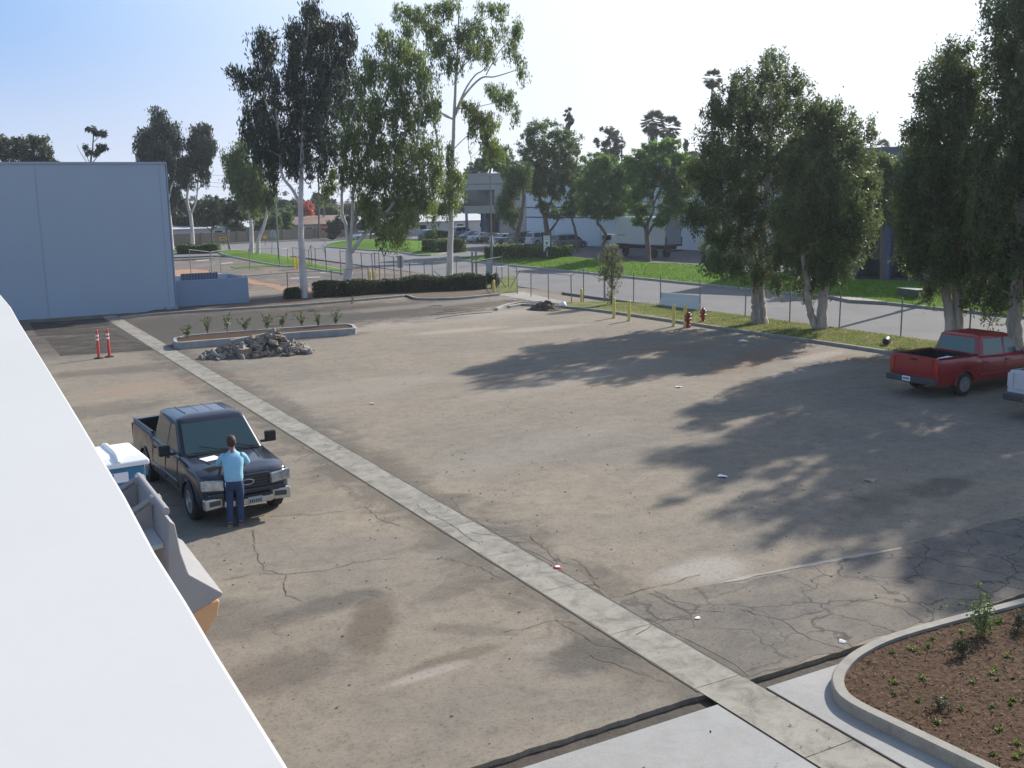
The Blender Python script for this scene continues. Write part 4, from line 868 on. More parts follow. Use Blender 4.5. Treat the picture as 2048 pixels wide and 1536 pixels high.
# houses behind the wall
def house(label, px, py0, W, wid, deep, hw, hr, wallm, roofm, rz=0.1):
    c = pD(px, 450, W); o = thing('house', label, 'house', (c.x, c.y, 0), rz, 'houses behind the block wall')
    MB().box((0, 0, hw/2), (wid, deep, hw)).build('wall', wallm, o)
    x, y = wid/2+.5, deep/2+.5
    MB().add([(-x, -y, hw-.05), (x, -y, hw-.05), (x, y, hw-.05), (-x, y, hw-.05), (-x+2.2, 0, hr), (x-2.2, 0, hr)], [(0, 1, 5, 4), (1, 2, 5), (2, 3, 4, 5), (3, 0, 4), (3, 2, 1, 0)]).build('roof', roofm, o)
    for s in (-.3, .1, .35):
        f = MB().box((s*wid, -deep/2-.02, hw*.6), (1.5, .08, 1.0)).build('window', MT['white'], o); MB().box((0, 0, 0), (1.3, .1, .8)).build('pane', MT['glass'], f); 
        [c_ for c_ in bpy.data.objects if c_.parent == f][0].location = (s*wid, -deep/2-.04, hw*.6)
    return o
house('long pale roofed house behind the wall at far left', 400, 0, 172, 22, 8, 2.2, 2.7, MT['roofw'], MT['roofw'], -.05)
house('white walled house behind the round pale green tree', 490, 0, 182, 12, 8, 2.3, 3.0, MT['roofw'], MT['roofw'], 0)
house('brown roofed house behind the wall right of the dark eucalyptus trunk', 585, 0, 178, 14, 9, 2.4, 3.6, MT['stucco'], MT['roofb'], 0)
house('tan house left of the stop sign behind the wall', 655, 0, 188, 12, 9, 2.4, 3.6, MT['stucco'], MT['roofb'], .2)
house('grey roofed house behind the wall beneath the broad eucalyptus', 770, 0, 182, 16, 9, 2.4, 3.4, MT['stucco'], MT['roofw'], 0)
house('pale long house left of the office', 880, 0, 185, 18, 9, 2.4, 3.5, MT['roofw'], MT['roofw'], 0)
# background vegetation behind the wall
bgspec = [(360, 425, 20, 26, 172, 'lf_eucd', 'dark tree behind the wall nearest the building corner'), (395, 440, 16, 16, 185, 'lf_st', 'dark green bush behind the long pale house'), (520, 425, 16, 20, 190, 'lf_st', 'round dark tree left of the tall pole'),
          (572, 428, 20, 16, 200, 'lf_st', 'dark bushy tree behind the brown roofed house'), (612, 418, 19, 20, 200, 'lf_red', 'bright orange red autumn tree behind the block wall'), (668, 425, 16, 16, 205, 'lf_st', 'green tree right of the orange red tree'), (545, 435, 12, 10, 184, 'lf_young', 'yellow green shrub by the brown roofed house'),
          (450, 420, 20, 18, 195, 'lf_far', 'hazy tree over the white walled house'), (725, 420, 20, 16, 210, 'lf_st', 'tree in the background under the broad eucalyptus'), (850, 420, 22, 18, 205, 'lf_st', 'dark tree behind the grey roofed house'), (905, 425, 16, 14, 200, 'lf_far', 'tree behind the pale long house')]
for i, (x, y, rx, ry, W, lm, lab) in enumerate(bgspec):
    tree('background_tree', lab, tuple(pD(x, 470, W)), [(.25, .1, [(x, 470), (x, y+4)])],
         [(x+random.uniform(-.6, .6)*rx, y+random.uniform(-.6, .5)*ry, rx*.5, ry*.45) for _ in range(8)], 3200, .6, 'round', MT[lm], MT['barkd'], 70+i, width=.55, clump=.7)
gb = random.Random(78)
for i, x in enumerate((352, 372, 398, 432, 466, 524, 548, 570, 664, 700, 735, 815)):
    W = gb.uniform(166, 172); tp_ = gb.uniform(424, 440); rx = gb.uniform(13, 22)
    tree('background_tree', 'one of the low trees and bushes right behind the block wall', tuple(pD(x, 470, W)), [(.2, .08, [(x, 475), (x, tp_+14)])],
         [(x+gb.uniform(-.7, .7)*rx, tp_+14+gb.uniform(-.7, 1.3)*13, rx*.42, 8) for _ in range(8)], 2200, .6, 'round', MT[gb.choice(['lf_eucd', 'lf_st', 'lf_st', 'lf_far'])], MT['barkd'], 300+i, width=.55, clump=.7, group='low trees behind the block wall')
gb = random.Random(77)
for i in range(22):
    x = 350+i*29+gb.uniform(-9, 9); W = gb.uniform(196, 250); tp_ = gb.uniform(388, 418); lm = gb.choice(['lf_eucd', 'lf_st', 'lf_far', 'lf_far', 'lf_st']); rx = gb.uniform(22, 32)
    tree('background_tree', 'one of the tree belt behind the houses on the left horizon', tuple(pD(x, 470, W)), [(.25, .1, [(x, 470), (x, tp_+15)])],
         [(x+gb.uniform(-.7, .7)*rx, tp_+18+gb.uniform(-.8, 1.5)*15, rx*.42, 10) for _ in range(11)], 3000, .8, 'round', MT[lm], MT['barkd'], 200+i, width=.55, clump=.9, group='tree belt behind the houses')
# far wood: reads as one mass
g = np.random.default_rng(9); wbl = []
for i in range(150):
    x = g.uniform(-900, 3200); W = g.uniform(330, 620); c = pD(x, 430, W); r = g.uniform(5, 10); hh = g.uniform(6, 13)
    if 1150 < x < 2300: hh *= .6
    wbl.append((c.x, c.y, hh*.6, r, r, hh*.8))
C, A, B, T = foliage(wbl, 26000, 1.6, 'round', 5, .6, 1.8)
tag(leaves_mesh('far_wood', C, A, B, T, MT['lf_far']), 'hazy line of distant trees along the horizon', 'wood', kind='stuff')

# ------------------------------------------------------------------ bollards, hydrants, posts
GB = 'yellow bollards at the lot edge'
def bollard(b, h, label, mt='yellow', group=GB, r=.085, dark=False):
    p = gp(*b); o = thing('bollard', label, 'bollard', p, 0, group)
    MB().lathe([(r, -.1), (r, h-.05), (r*.75, h-.01), (r*.3, h+.01)], 14).build('post', MT[mt], o, smooth=50)
    MB().lathe([(r+.05, -.05), (r+.05, .012), (r+.01, .03)], 14).build('footing', MT['conc'], o, smooth=50)
    return o
bollard((1228, 636), 1.1, 'yellow bollard at the kerb, leftmost of the left pair')
bollard((1258, 642), 1.08, 'yellow bollard at the kerb, right one of the left pair')
bollard((1347, 653), 1.1, 'yellow bollard in front of the leaning board left of the hydrants')
bollard((1370, 655), 1.12, 'yellow bollard touching the left red hydrant')
bollard((1163, 605), .85, 'short yellow bollard on the grass beside the dirt pile')
bollard((988, 587), .92, 'yellow bollard by the rounded bush at the driveway corner')
bollard((589, 538), 1.1, 'bright yellow bollard by the gate, left of two', 'yellow2', 'yellow bollards at the second lot')
bollard((595, 539), 1.2, 'bright yellow bollard by the gate, right of two', 'yellow2', 'yellow bollards at the second lot')
bollard((577, 526), .9, 'bright yellow bollard alone on the grass strip behind', 'yellow2', 'yellow bollards at the second lot')
bollard((741, 566), .95, 'yellow bollard left of two behind the third hedge', 'yellow', 'yellow bollards at the second lot')
bollard((749, 566), .95, 'yellow bollard right of two behind the third hedge', 'yellow', 'yellow bollards at the second lot')
def hydrant(b, label, h=.78):
    h *= .78
    p = gp(*b, .1) ; o = thing('fire_hydrant', label, 'hydrant', p, .4, 'red hydrants by the bollards')
    MB().lathe([(.13, -.1), (.13, .03), (.085, .05), (.085, h*.62), (.10, h*.66), (.12, h*.7), (.12, h*.86), (.09, h*.95), (.04, h), (.03, h+.06)], 14).build('barrel', MT['red'], o, smooth=40)
    for s, c in ((1, (0, 0, h*.72)), (1, (0, 0, h*.45))):
        MB().lathe([(.07, -.24 if s else 0), (.07, -.2), (.05, -.19), (.05, .19), (.07, .2), (.07, .24)], 12, c, 'x').build('outlet', MT['red'], o, smooth=40)
    MB().lathe([(.075, -.2), (.075, -.17), (.055, -.16), (.055, 0)], 12, (0, 0, h*.72), 'y').build('outlet', MT['chrome'], o, smooth=40)
hydrant((1376, 651), 'red hydrant directly behind the yellow bollard', .85)
hydrant((1406, 643), 'red hydrant standing free on the grass right of the bollards', .85)

# delineators
def delin(b, label):
    p = gp(*b); o = thing('delineator_post', label, 'traffic post', p, 0, 'orange delineator posts')
    MB().lathe([(.2, 0), (.2, .03), (.12, .05), (.07, .07)], 8).build('base', MT['black'], o)
    MB().lathe([(.06, .05), (.058, 1.05), (.045, 1.09), (.05, 1.12), (.035, 1.22), (.02, 1.24)], 14).build('post', MT['orange'], o, smooth=40)
    for z in (.78, .94): MB().lathe([(.0605, z), (.0605, z+.08)], 14).build('reflective_band', MT['white'], o, smooth=40)
delin((198, 717), 'orange delineator post with white bands, left one of two'); delin((219, 714), 'orange delineator post with white bands, right one of two')

# ------------------------------------------------------------------ fences
def wire_mat():
    m, t, N, L, b = nt('chain_link'); b.inputs['Base Color'].default_value = (.3, .3, .3, 1); b.inputs['Metallic'].default_value = .5
    b.inputs['Roughness'].default_value = .5
    tr = N.new('ShaderNodeBsdfTransparent'); mx = N.new('ShaderNodeMixShader'); mx.inputs[0].default_value = .07
    L.new(tr.outputs[0], mx.inputs[1]); L.new(b.outputs[0], mx.inputs[2]); L.new(mx.outputs[0], N['Material Output'].inputs[0]); return m
MT['wire'] = wire_mat()
def fence(name, label, posts, rail=True, arm=False, low=False, th=.032, mesh=True, mt='steel', group=None):
    """posts: list of (world foot, height)"""
    o = thing(name, label, 'fence', posts[0][0], 0, group)
    for i, (p, h) in enumerate(posts):
        m = MB().tube([(p.x, p.y, p.z-.1), (p.x+random.uniform(-.03, .03), p.y+random.uniform(-.03, .03), p.z+h)], th, 8)
        if arm: m.tube([(p.x, p.y, p.z+h-.02), (p.x+.22, p.y-.1, p.z+h+.3)], .018, 6)
        m.build('post', MT[mt], o, world=True, smooth=50)
    for (p, h), (q, k) in zip(posts[:-1], posts[1:]):
        a, b = Vector((p.x, p.y, p.z+h-.05)), Vector((q.x, q.y, q.z+k-.05))
        if rail: MB().tube([a, b], .021, 6).build('top_rail', MT[mt], o, world=True)
        if low: MB().tube([a-Vector((0, 0, h*.88)), b-Vector((0, 0, k*.88))], .021, 6).build('bottom_rail', MT[mt], o, world=True)
        if mesh: MB().add([a, b, (b.x, b.y, q.z+.03), (a.x, a.y, p.z+.03)], [(0, 1, 2, 3)]).build('mesh_panel', MT['wire'], o, world=True)
    return o
def fp(x, yb, yt):
    p = gp(x, yb); lo, hi = 0, 12
    for _ in range(40):
        m = (lo+hi)/2; v = np.array([p.x, p.y, m])-CAM; ww = v@fw
        if 768-F*(v@up)/ww > yt: lo = m
        else: hi = m
    return (p, lo)
XF = 36.75
def xp(px, h, z=.08):
    p = colX(px, XF); p.z = z; return (p, h)
fence('chain_link_fence', 'open wire fence without top rail along the street verge', [xp(1210, 1.75), xp(1267, 1.75), xp(1321, 1.75), xp(1400, 1.7), xp(1490, 1.6), xp(1579, 1.75), xp(1678, 1.78), xp(1801, 1.75), xp(1937, 1.6), xp(2110, 1.6)], rail=False)
fence('leaning_gate', 'loose leaning chain link gate panels across the driveway opening', [fp(1062, 594, 541), fp(1097, 600, 545), fp(1143, 606, 549), fp(1167, 604, 537), fp(1208, 608, 561)], low=False)
fence('chain_link_fence', 'chain link fence with slanted top arms behind the widest hedge', [fp(850, 573, 525), fp(866, 572, 523), fp(913, 568, 520), fp(945, 566, 522), fp(1004, 560, 512)], arm=True)
fence('chain_link_fence', 'short chain link run with diagonal braces beside the rounded bush', [fp(994, 578, 533), fp(1017, 575, 530), fp(1035, 588, 535)])
fence('chain_link_fence', 'long chain link fence from the enclosure to the forked eucalyptus', [fp(422, 592, 540), fp(494, 600, 551), fp(577, 597, 544), fp(664, 590, 540), fp(738, 582, 534)])
fence('chain_link_fence', 'faint far fence across the second lot behind the enclosure', [fp(383, 560, 498), fp(424, 556, 503), fp(442, 545, 500), fp(500, 540, 497), fp(560, 536, 495), fp(577, 532, 497)])
fence('open_gate', 'dark posts and rails of the open gate behind the dark eucalyptus', [fp(587, 528, 494), fp(619, 535, 500), fp(624, 536, 490), fp(632, 540, 497), fp(653, 545, 494)], mt='dsteel')
fence('chain_link_fence', 'dark post fence running from the open gate to the widest hedge', [fp(682, 552, 501), fp(725, 558, 505), fp(746, 562, 507), fp(751, 564, 505), fp(760, 564, 506), fp(770, 560, 509), fp(789, 562, 513), fp(803, 561, 511), fp(820, 560, 526)], mt='dsteel', arm=False)
o = thing('gate_post', 'square grey gate post pair standing in the driveway', 'post', gp(949, 552))
for dx in (-.18, .18): MB().box((dx, 0, .95), (.12, .12, 2.1)).build('post', MT['polec'], o)
# brace poles near the bush
o = thing('brace_pole', 'pale slanted brace poles leaning beside the rounded bush', 'pole', gp(995, 580))
for a, b in (((990, 545), (1012, 575)), ((1040, 540), (1020, 577)), ((868, 542), (892, 560))):
    W_ = dep(gp(a[0], 578)); MB().tube([pD(*a, W_), pD(*b, W_)], .03, 6).build('pole', MT['steel'], o, world=True)
# leaning board
a, b, c, d = [pD(x, y, W_) for (x, y), W_ in (((1316, 626), dep(colX(1318, XF-.12))), ((1398, 634), dep(colX(1400, XF-.12))), ((1400, 591), dep(colX(1400, XF-.05))), ((1321, 585), dep(colX(1320, XF-.05))))]
tag(MB().plate([a, b, c, d], .03, 0).build('board', MT['board']), 'grey rectangular board leaning on the street fence', 'board')
o = MB().plate([pD(1702+dx, y, dep(gp(704, 607))+.02*i) for i, (dx, y) in enumerate([(0, 0)]*0+[(-1001, 607), (-995.5, 607), (-994, 592), (-998.5, 592)])], .03, 0).build('stake', MT['wood'])
tag(o, 'short pale wooden stake leaning on the kerb below the third hedge', 'stake')
tag(MB().plate([pD(x, y, dep(gp(1537, 640))) for x, y in ((1532, 597), (1544, 597), (1544, 580), (1532, 580))], .02, 0).build('fence_sign', MT['grsign']), 'small blank plate on the wire right of the thick paperbark trunk', 'sign')

# ------------------------------------------------------------------ lamp, poles, signs
p = gp(984, 528); lp = thing('street_lamp', 'tall grey street lamp with curved arm over the driveway', 'street lamp', p)
W_ = dep(p); tp = pD(980, 352, W_)
MB().lathe([(.2, 0), (.2, .5), (.12, .6), (.085, 3), (.06, tp.z)], 12).build('pole', MT['polec'], lp, smooth=50)
arm = [pD(x, y, W_) for x, y in ((980, 356), (976, 350), (965, 345), (952, 342), (940, 343))]
MB().tube(catmull(arm, 4), .04, 8).build('arm', MT['polec'], lp, world=True, smooth=50)
q = pD(937, 344.5, W_); MB().box(q, (.7, .28, .16), rz=-YAW).build('lamp_head', MT['polec'], lp, world=True, bevel=.05)
for (x, y, w_, h_) in ((983, 477, .3, .55), (987, 486, .14, .45)):
    q = pD(x, y, W_-.14); MB().box(q, (w_, .03, h_), rz=-YAW).build('notice_plate', MT['paper'], lp, world=True)
p = gp(1853, 609); pr = thing('light_pole', 'thick grey concrete light pole with notice, half hidden by a paperbark', 'light pole', p)
MB().lathe([(.36, 0), (.36, .12), (.26, .2), (.19, .6), (.14, 8.5)], 14).build('pole', MT['polec'], pr, smooth=50)
q = pD(1855, 527, dep(p)-.2); MB().box(q, (.42, .03, .55), rz=-YAW).build('notice_plate', MT['paper'], pr, world=True)
for dz in (-.12, .02, .14): MB().box((q.x-.01, q.y-.02, q.z+dz), (.28, .03, .05), rz=-YAW).build('print', MT['redink'], pr, world=True)
ub = thing('utility_box', 'low dark green utility box on the grass left of the concrete pole', 'utility box', gp(1824, 592, .3)); ub.rotation_euler = (0, 0, 1.35)
MB().box((0, 0, .1), (1.8, .8, .6)).build('box', mat('box_green', (.07, .1, .07), .6), ub, bevel=.03); MB().box((0, 0, .42), (1.86, .86, .05)).build('lid', mat('box_lid', (.1, .13, .1), .6), ub)
def upole(b, t, label, r=.15, cross=0, mt='barkd', seed=1):
    p = gp(*b); W_ = dep(p); q = pD(*t, W_); o = thing('utility_pole', label, 'utility pole', p)
    MB().tube([(p.x, p.y, -.2), q], [r, r*.7], 8).build('pole', MT[mt], o, world=True, smooth=50)
    for i in range(cross):
        c = q-Vector((0, 0, .6+i*1.1)); MB().box(c, (2.4, .12, .14), rz=-YAW+.4).build('crossarm', MT[mt], o, world=True)
        for s in (-1, -.5, .5, 1): MB().tube([c+Vector((s*1.05, -.4*s, .07)), c+Vector((s*1.05, -.4*s, .25))], .05, 6).build('insulator', MT['dsteel'], o, world=True)
    return o
upole((638, 479), (637, 335), 'dark wooden utility pole with crossarms by the stop sign', .16, 2)
upole((648, 474), (646, 345), 'second wooden utility pole just behind the first', .14, 1)
upole((558, 523), (547, 330), 'slim leaning grey pole between the white trunks and the dark eucalyptus', .10, 0, 'polec')
for i_, dz_ in enumerate((.5, 1.6, 2.2)):
    a_ = pD(637, 335, dep(gp(638, 479)))-Vector((0, 0, dz_)); m = MB()
    for tgt in (pD(330, 352, 150), pD(900, 300, 175)):
        e_ = Vector((tgt.x, tgt.y, a_.z)); P_ = [a_.lerp(e_, k_/8)-Vector((0, 0, 1.0*math.sin(PI*k_/8))) for k_ in range(9)]; m.tube(P_, .022, 4)
    tag(m.build('power_line', MT['dsteel']), ('top' if i_ == 0 else 'middle' if i_ == 1 else 'lowest')+' thin overhead wire running left and right from the wooden utility pole', 'power line', 'overhead wires')
def sign(b, t, w_, h_, label, mt='grsign', post='steel', name='road_sign', face=None, shape='box', posts=1, yaw=0):
    """b: foot px, t: px of the plate centre"""
    p = gp(*b); W_ = dep(p); c = pD(*t, W_); o = thing(name, label, 'sign', p)
    for i in range(posts):
        dx = (i-(posts-1)/2)*w_*.9; off = Vector((rt[0], rt[1], 0))*dx
        MB().tube([p+off-Vector((0, 0, .1)), Vector((c.x, c.y, c.z+h_/2))+off+Vector((fw[0], fw[1], 0))*.04], .035, 6).build('post', MT[post], o, world=True)
    if shape == 'box': MB().box(c, (w_, .03, h_), rz=-YAW+yaw).build('plate', MT[mt], o, world=True)
    else:
        m = MB(); n_ = 8 if shape == 'oct' else 4; ro = PI/8 if n_ == 8 else 0
        vs = []
        for s in (-.02, .02):
            for k in range(n_):
                a = 2*PI*k/n_+ro; vs.append(c+Vector((rt[0], rt[1], 0))*math.cos(a)*w_/2+Vector((0, 0, math.sin(a)*h_/2))+Vector((fw[0], fw[1], 0))*s)
        m.add(vs, [tuple(range(n_)), tuple(range(2*n_-1, n_-1, -1))]+[(k, k+n_, (k+1) % n_+n_, (k+1) % n_) for k in range(n_)])
        m.build('plate', MT[mt], o, world=True)
    return o, c
def text(body, c, size, mt, parent, yaw=0, off=.03, name='lettering'):
    cu = bpy.data.curves.new(name, 'FONT'); cu.body = body; cu.size = size; cu.align_x = 'CENTER'; cu.align_y = 'CENTER'; cu.extrude = .002
    t_ = bpy.data.objects.new('tmp', cu); COL.objects.link(t_); bpy.context.view_layer.update()
    me = bpy.data.meshes.new_from_object(t_.evaluated_get(bpy.context.evaluated_depsgraph_get())); bpy.data.objects.remove(t_)
    me.materials.clear(); me.materials.append(MT[mt]); o = bpy.data.objects.new(name, me); COL.objects.link(o); o.parent = parent
    m = Matrix.Translation(Vector(c)-Vector((fw[0], fw[1], 0)).normalized()*off) @ Matrix.Rotation(-YAW+yaw, 4, 'Z') @ Matrix.Rotation(PI/2, 4, 'X')
    o.matrix_local = parent_matrix(parent).inverted() @ m
    return o
o, c = sign((650, 491), (649, 455), .95, .95, 'red octagonal stop sign at the corner of the cross street', 'red', shape='oct', name='stop_sign')
text('STOP', c, .32, 'paper', o)
o, c = sign((543, 511), (545.5, 468), .55, .8, 'grey backed road sign beside the slim bent eucalyptus', posts=1)
q = c+Vector((.4, -.2, -.25)); MB().box(q, (.3, .03, .7), rz=-YAW).build('plate', MT['grsign'], o, world=True)
sign((802, 561), (800, 524), .42, .95, 'greenish backed sign leaning on the fence right of the forked eucalyptus', 'grsign')
sign((978, 578), (979, 533), .42, .9, 'blank white sign on two posts near the rounded bush', 'grsign', posts=2)
sign((654, 533), (648, 498), .38, .5, 'small white sign on a slanted post by the open gate', 'paper')
sign((882, 503), (881, 497), .12, .6, 'small pale marker post before the tall clipped hedge', 'paper')
sign((838, 505), (838, 466), .3, .2, 'thin sign post on the grass mound left of the tall hedge', 'grsign')
# real estate sign
p = gp(1093, 517.5, .45); rs = thing('lease_sign', 'white real estate sign with dark frame posts on the grass berm', 'sign', p)
W_ = dep(p); c = pD(1093.5, 487, W_); rw = 13*W_/F; rh = 31*W_/F; Rv = Vector((rt[0], rt[1], 0)).normalized()
for s in (-1, 1): MB().box(c+Rv*s*(rw/2+.07)+Vector((0, 0, -.5)), (.14, .14, rh+1.7), rz=-YAW).build('post', MT['dsteel'], rs, world=True)
MB().box(c+Vector((0, 0, rh/2+.09)), (rw+.28, .12, .14), rz=-YAW).build('crossbar', MT['dsteel'], rs, world=True)
MB().box(c, (rw, .05, rh), rz=-YAW).build('panel', MT['paper'], rs, world=True)
FH = Vector((fw[0], fw[1], 0)).normalized()
def bar(dx, dz, w_, h_, mt, name='print'): MB().box(c-FH*.034+Rv*dx*rw+Vector((0, 0, dz*rh)), (w_*rw, .012, h_*rh), rz=-YAW).build(name, MT[mt], rs, world=True)
for i in range(7): bar(-.33+i*.11, .40, .075, .05, 'redink')
for i in range(6): bar(-.28+i*.11, .27, .07, .04, 'ink')
bar(0, .03, .25, .17, 'ink', 'picture'); bar(0, -.14, .6, .03, 'grsign'); bar(0, -.22, .6, .03, 'grsign'); bar(.22, -.34, .22, .06, 'ink', 'picture'); bar(-.15, -.32, .35, .03, 'grsign')
MB().box(pD(1094.5, 507, W_-.05), (.1, .03, .55), rz=-YAW).build('hanging_strip', MT['paper'], rs, world=True)
# yellow signs before the wall
def wsign(px, y, w_, h_, label, dia=False, arrow=False):
    Yw = 155; p = pD(px, y, dep(gp(px, 489))-1.5); o = thing('warning_sign', label, 'sign', (p.x, p.y, 0))
    MB().tube([(p.x, p.y+.05, -.1), (p.x, p.y+.05, p.z+h_/2)], .04, 6).build('post', MT['dsteel'], o, world=True)
    MB().box(p, (w_, .03, h_), rz=-YAW*.5, ry=(PI/4 if dia else 0)).build('plate', MT['yellow2'], o, world=True)
    if arrow: MB().box(p+Vector((0, -.04, 0)), (w_*.7, .02, h_*.25), rz=-YAW*.5).build('arrow', MT['ink'], o, world=True)
wsign(446, 477.5, 1.1, .5, 'yellow rectangular sign with black arrow before the block wall', arrow=True)
wsign(360, 481, .5, .5, 'yellow diamond sign before the wall at the building corner', dia=True)
wsign(530, 474, .5, .5, 'faded yellow diamond sign right of the white trunks', dia=True)

# ------------------------------------------------------------------ vehicles
def interp(tab, x):
    if x <= tab[0][0]: return tab[0][1]
    for (a, u), (b, v) in zip(tab[:-1], tab[1:]):
        if x <= b: return u+(v-u)*(x-a)/(b-a)
    return tab[-1][1]
def ss(a, b, t): t = max(0, min(1, (t-a)/(b-a))); return t*t*(3-2*t)
def hull(L0, L1, top, wid, zb, axles, rw_, crown=.04, step=.07, tumble=.06, wellr=1.12):
    """lofted lower body, x from L0 (rear) to L1 (front); y half width from table"""
    n = int((L1-L0)/step); vs = []; rings = []
    for i in range(n+1):
        x = L0+(L1-L0)*i/n; zt = interp(top, x); w_ = interp(wid, x); b = zb
        for ax in axles:
            rr_ = rw_*wellr; dx = abs(x-ax)
            if dx < rr_: b = max(b, rw_+math.sqrt(rr_*rr_-dx*dx))
        b = min(b, zt-.12); hh = zt-b
        half = [(w_*.97, b), (w_*.995, b+hh*.12), (w_, b+hh*.4), (w_*(1-tumble*.3), b+hh*.7), (w_*(1-tumble*.7), zt-min(.06, hh*.2)), (w_*(1-tumble*1.3), zt-.012), (w_*(1-tumble*2), zt+crown*.25), (w_*.5, zt+crown*.8), (w_*.2, zt+crown)]
        ring = [(x, -y, z) for y, z in half]+[(x, y, z) for y, z in half[::-1]]
        rings.append(ring)
    m = len(rings[0]); fs = []
    for r_ in rings: vs += r_
    for i in range(n):
        for k in range(m): fs.append((i*m+k, i*m+(k+1) % m, (i+1)*m+(k+1) % m, (i+1)*m+k))
    fs += [tuple(range(m-1, -1, -1)), tuple(n*m+k for k in range(m))]
    return MB().add(vs, fs)
class Cab:
    """greenhouse frustum: at height fraction t plan rectangle xr..xf, half width w"""
    def __init__(s, z0, z1, xr0, xf0, w0, xr1, xf1, w1): s.__dict__.update(locals())
    def at(s, t): l = lambda a, b: a+(b-a)*t; return l(s.xr0, s.xr1), l(s.xf0, s.xf1), l(s.w0, s.w1), l(s.z0, s.z1)
    def body(s, crown=.05, r=.13):
        vs = []; fs = []; lv = [0, .3, .6, .86, .95, 1.0]; K_ = 24
        for t in lv:
            xr, xf, w_, z = s.at(min(t, .95)); sh = 0 if t < .95 else (.0 if t < 1 else .07)
            if t == .95: z = s.at(.95)[3]
            if t == 1: z = s.z1
            xr += sh; xf -= sh; w_ -= sh
            for q, (cx, cy) in enumerate(((xf-r, w_-r), (xr+r, w_-r), (xr+r, -w_+r), (xf-r, -w_+r))):
                for j_ in range(6):
                    a = q*PI/2+j_/5*PI/2; vs.append((cx+r*math.cos(a), cy+r*math.sin(a), z))
        for i in range(len(lv)-1):
            for k in range(K_): fs.append((i*K_+k, i*K_+(k+1) % K_, (i+1)*K_+(k+1) % K_, (i+1)*K_+k))
        base = (len(lv)-1)*K_; c0 = len(vs); xr, xf, w_, z = s.at(1)
        top_in = []
        for k in range(K_):
            v = vs[base+k]; vs.append(((v[0]-(xr+xf)/2)*.6+(xr+xf)/2, v[1]*.6, z+crown*.8))
        for k in range(K_): fs.append((base+k, base+(k+1) % K_, c0+(k+1) % K_, c0+k))
        fs.append(tuple(c0+k for k in range(K_))); fs.append(tuple(range(K_-1, -1, -1)))
        return MB().add(vs, fs)
    def side(s, sy, xa, xb, ta, tb, xa2=None, xb2=None):
        def P(x, t): _, _, w_, z = s.at(t); return (x, sy*w_, z)
        q = [P(xa, ta), P(xb, ta), P(xb2 if xb2 is not None else xb, tb), P(xa2 if xa2 is not None else xa, tb)]
        return q if sy < 0 else [q[1], q[0], q[3], q[2]]
    def front(s, f, ta, tb):
        q = []
        for t, sg in ((ta, -1), (ta, 1), (tb, 1), (tb, -1)): xr, xf, w_, z = s.at(t); q.append((xf, sg*w_*f, z))
        return q
    def rear(s, f, ta, tb):
        q = []
        for t, sg in ((ta, 1), (ta, -1), (tb, -1), (tb, 1)): xr, xf, w_, z = s.at(t); q.append((xr, sg*w_*f, z))
        return q
def wheel(parent, x, y, r, w_, spokes=5):
    s = 1 if y > 0 else -1
    t = MB().lathe([(r*.6, -w_/2+.07), (r*.64, -w_/2), (r*.9, -w_/2), (r, -w_/2+.03), (r, w_/2-.03), (r*.9, w_/2), (r*.64, w_/2), (r*.6, w_/2-.07)], 28, (0, 0, 0), 'y').build('wheel', MT['black'], parent, smooth=40)
    t.location = (x, y, r)
    m = MB(); yo = s*(w_/2-.015)
    m.lathe([(r*.64, yo-.01*s), (r*.64, yo+.012*s), (r*.56, yo+.012*s), (r*.54, yo-.02*s)], 28, (0, 0, 0), 'y')
    m.lathe([(.07, yo-.03*s), (.07, yo+.01*s), (.05, yo+.02*s)], 12, (0, 0, 0), 'y')
    for k in range(spokes):
        a = 2*PI*k/spokes+.3; m.box((math.cos(a)*r*.32, yo-.008*s, math.sin(a)*r*.32), (r*.5, .025, .1*r/.4), ry=-a)
    m.build('rim', MT['rim'], t, smooth=40)
    MB().lathe([(r*.55, yo-.05*s), (r*.55, yo-.045*s)], 20, (0, 0, 0), 'y').build('brake_disc', MT['dsteel'], t)
    return t
def paint(name, col, metal=.3, rough=.3):
    m = mat(name, col, rough, metal, var=.06, scale=2, coat=.6); m.node_tree.nodes['Principled BSDF'].inputs['Coat Roughness'].default_value = .08; return m
def boolcut(o, boxes):
    m = MB()
    for c, d in boxes: m.box(c, d)
    cu = m.build('cut', MT['black']); cu.parent = o.parent; md = o.modifiers.new('b', 'BOOLEAN'); md.object = cu; md.operation = 'DIFFERENCE'; md.solver = 'EXACT'
    bpy.context.view_layer.update(); me = bpy.data.meshes.new_from_object(o.evaluated_get(bpy.context.evaluated_depsgraph_get()))
    old = o.data; o.modifiers.clear(); o.data = me; bpy.data.objects.remove(cu)
def seam(parent, pts, w_=.012, name='door_seam'):
    MB().tube(pts, w_/2, 4).build(name, MT['blackpl'], parent)

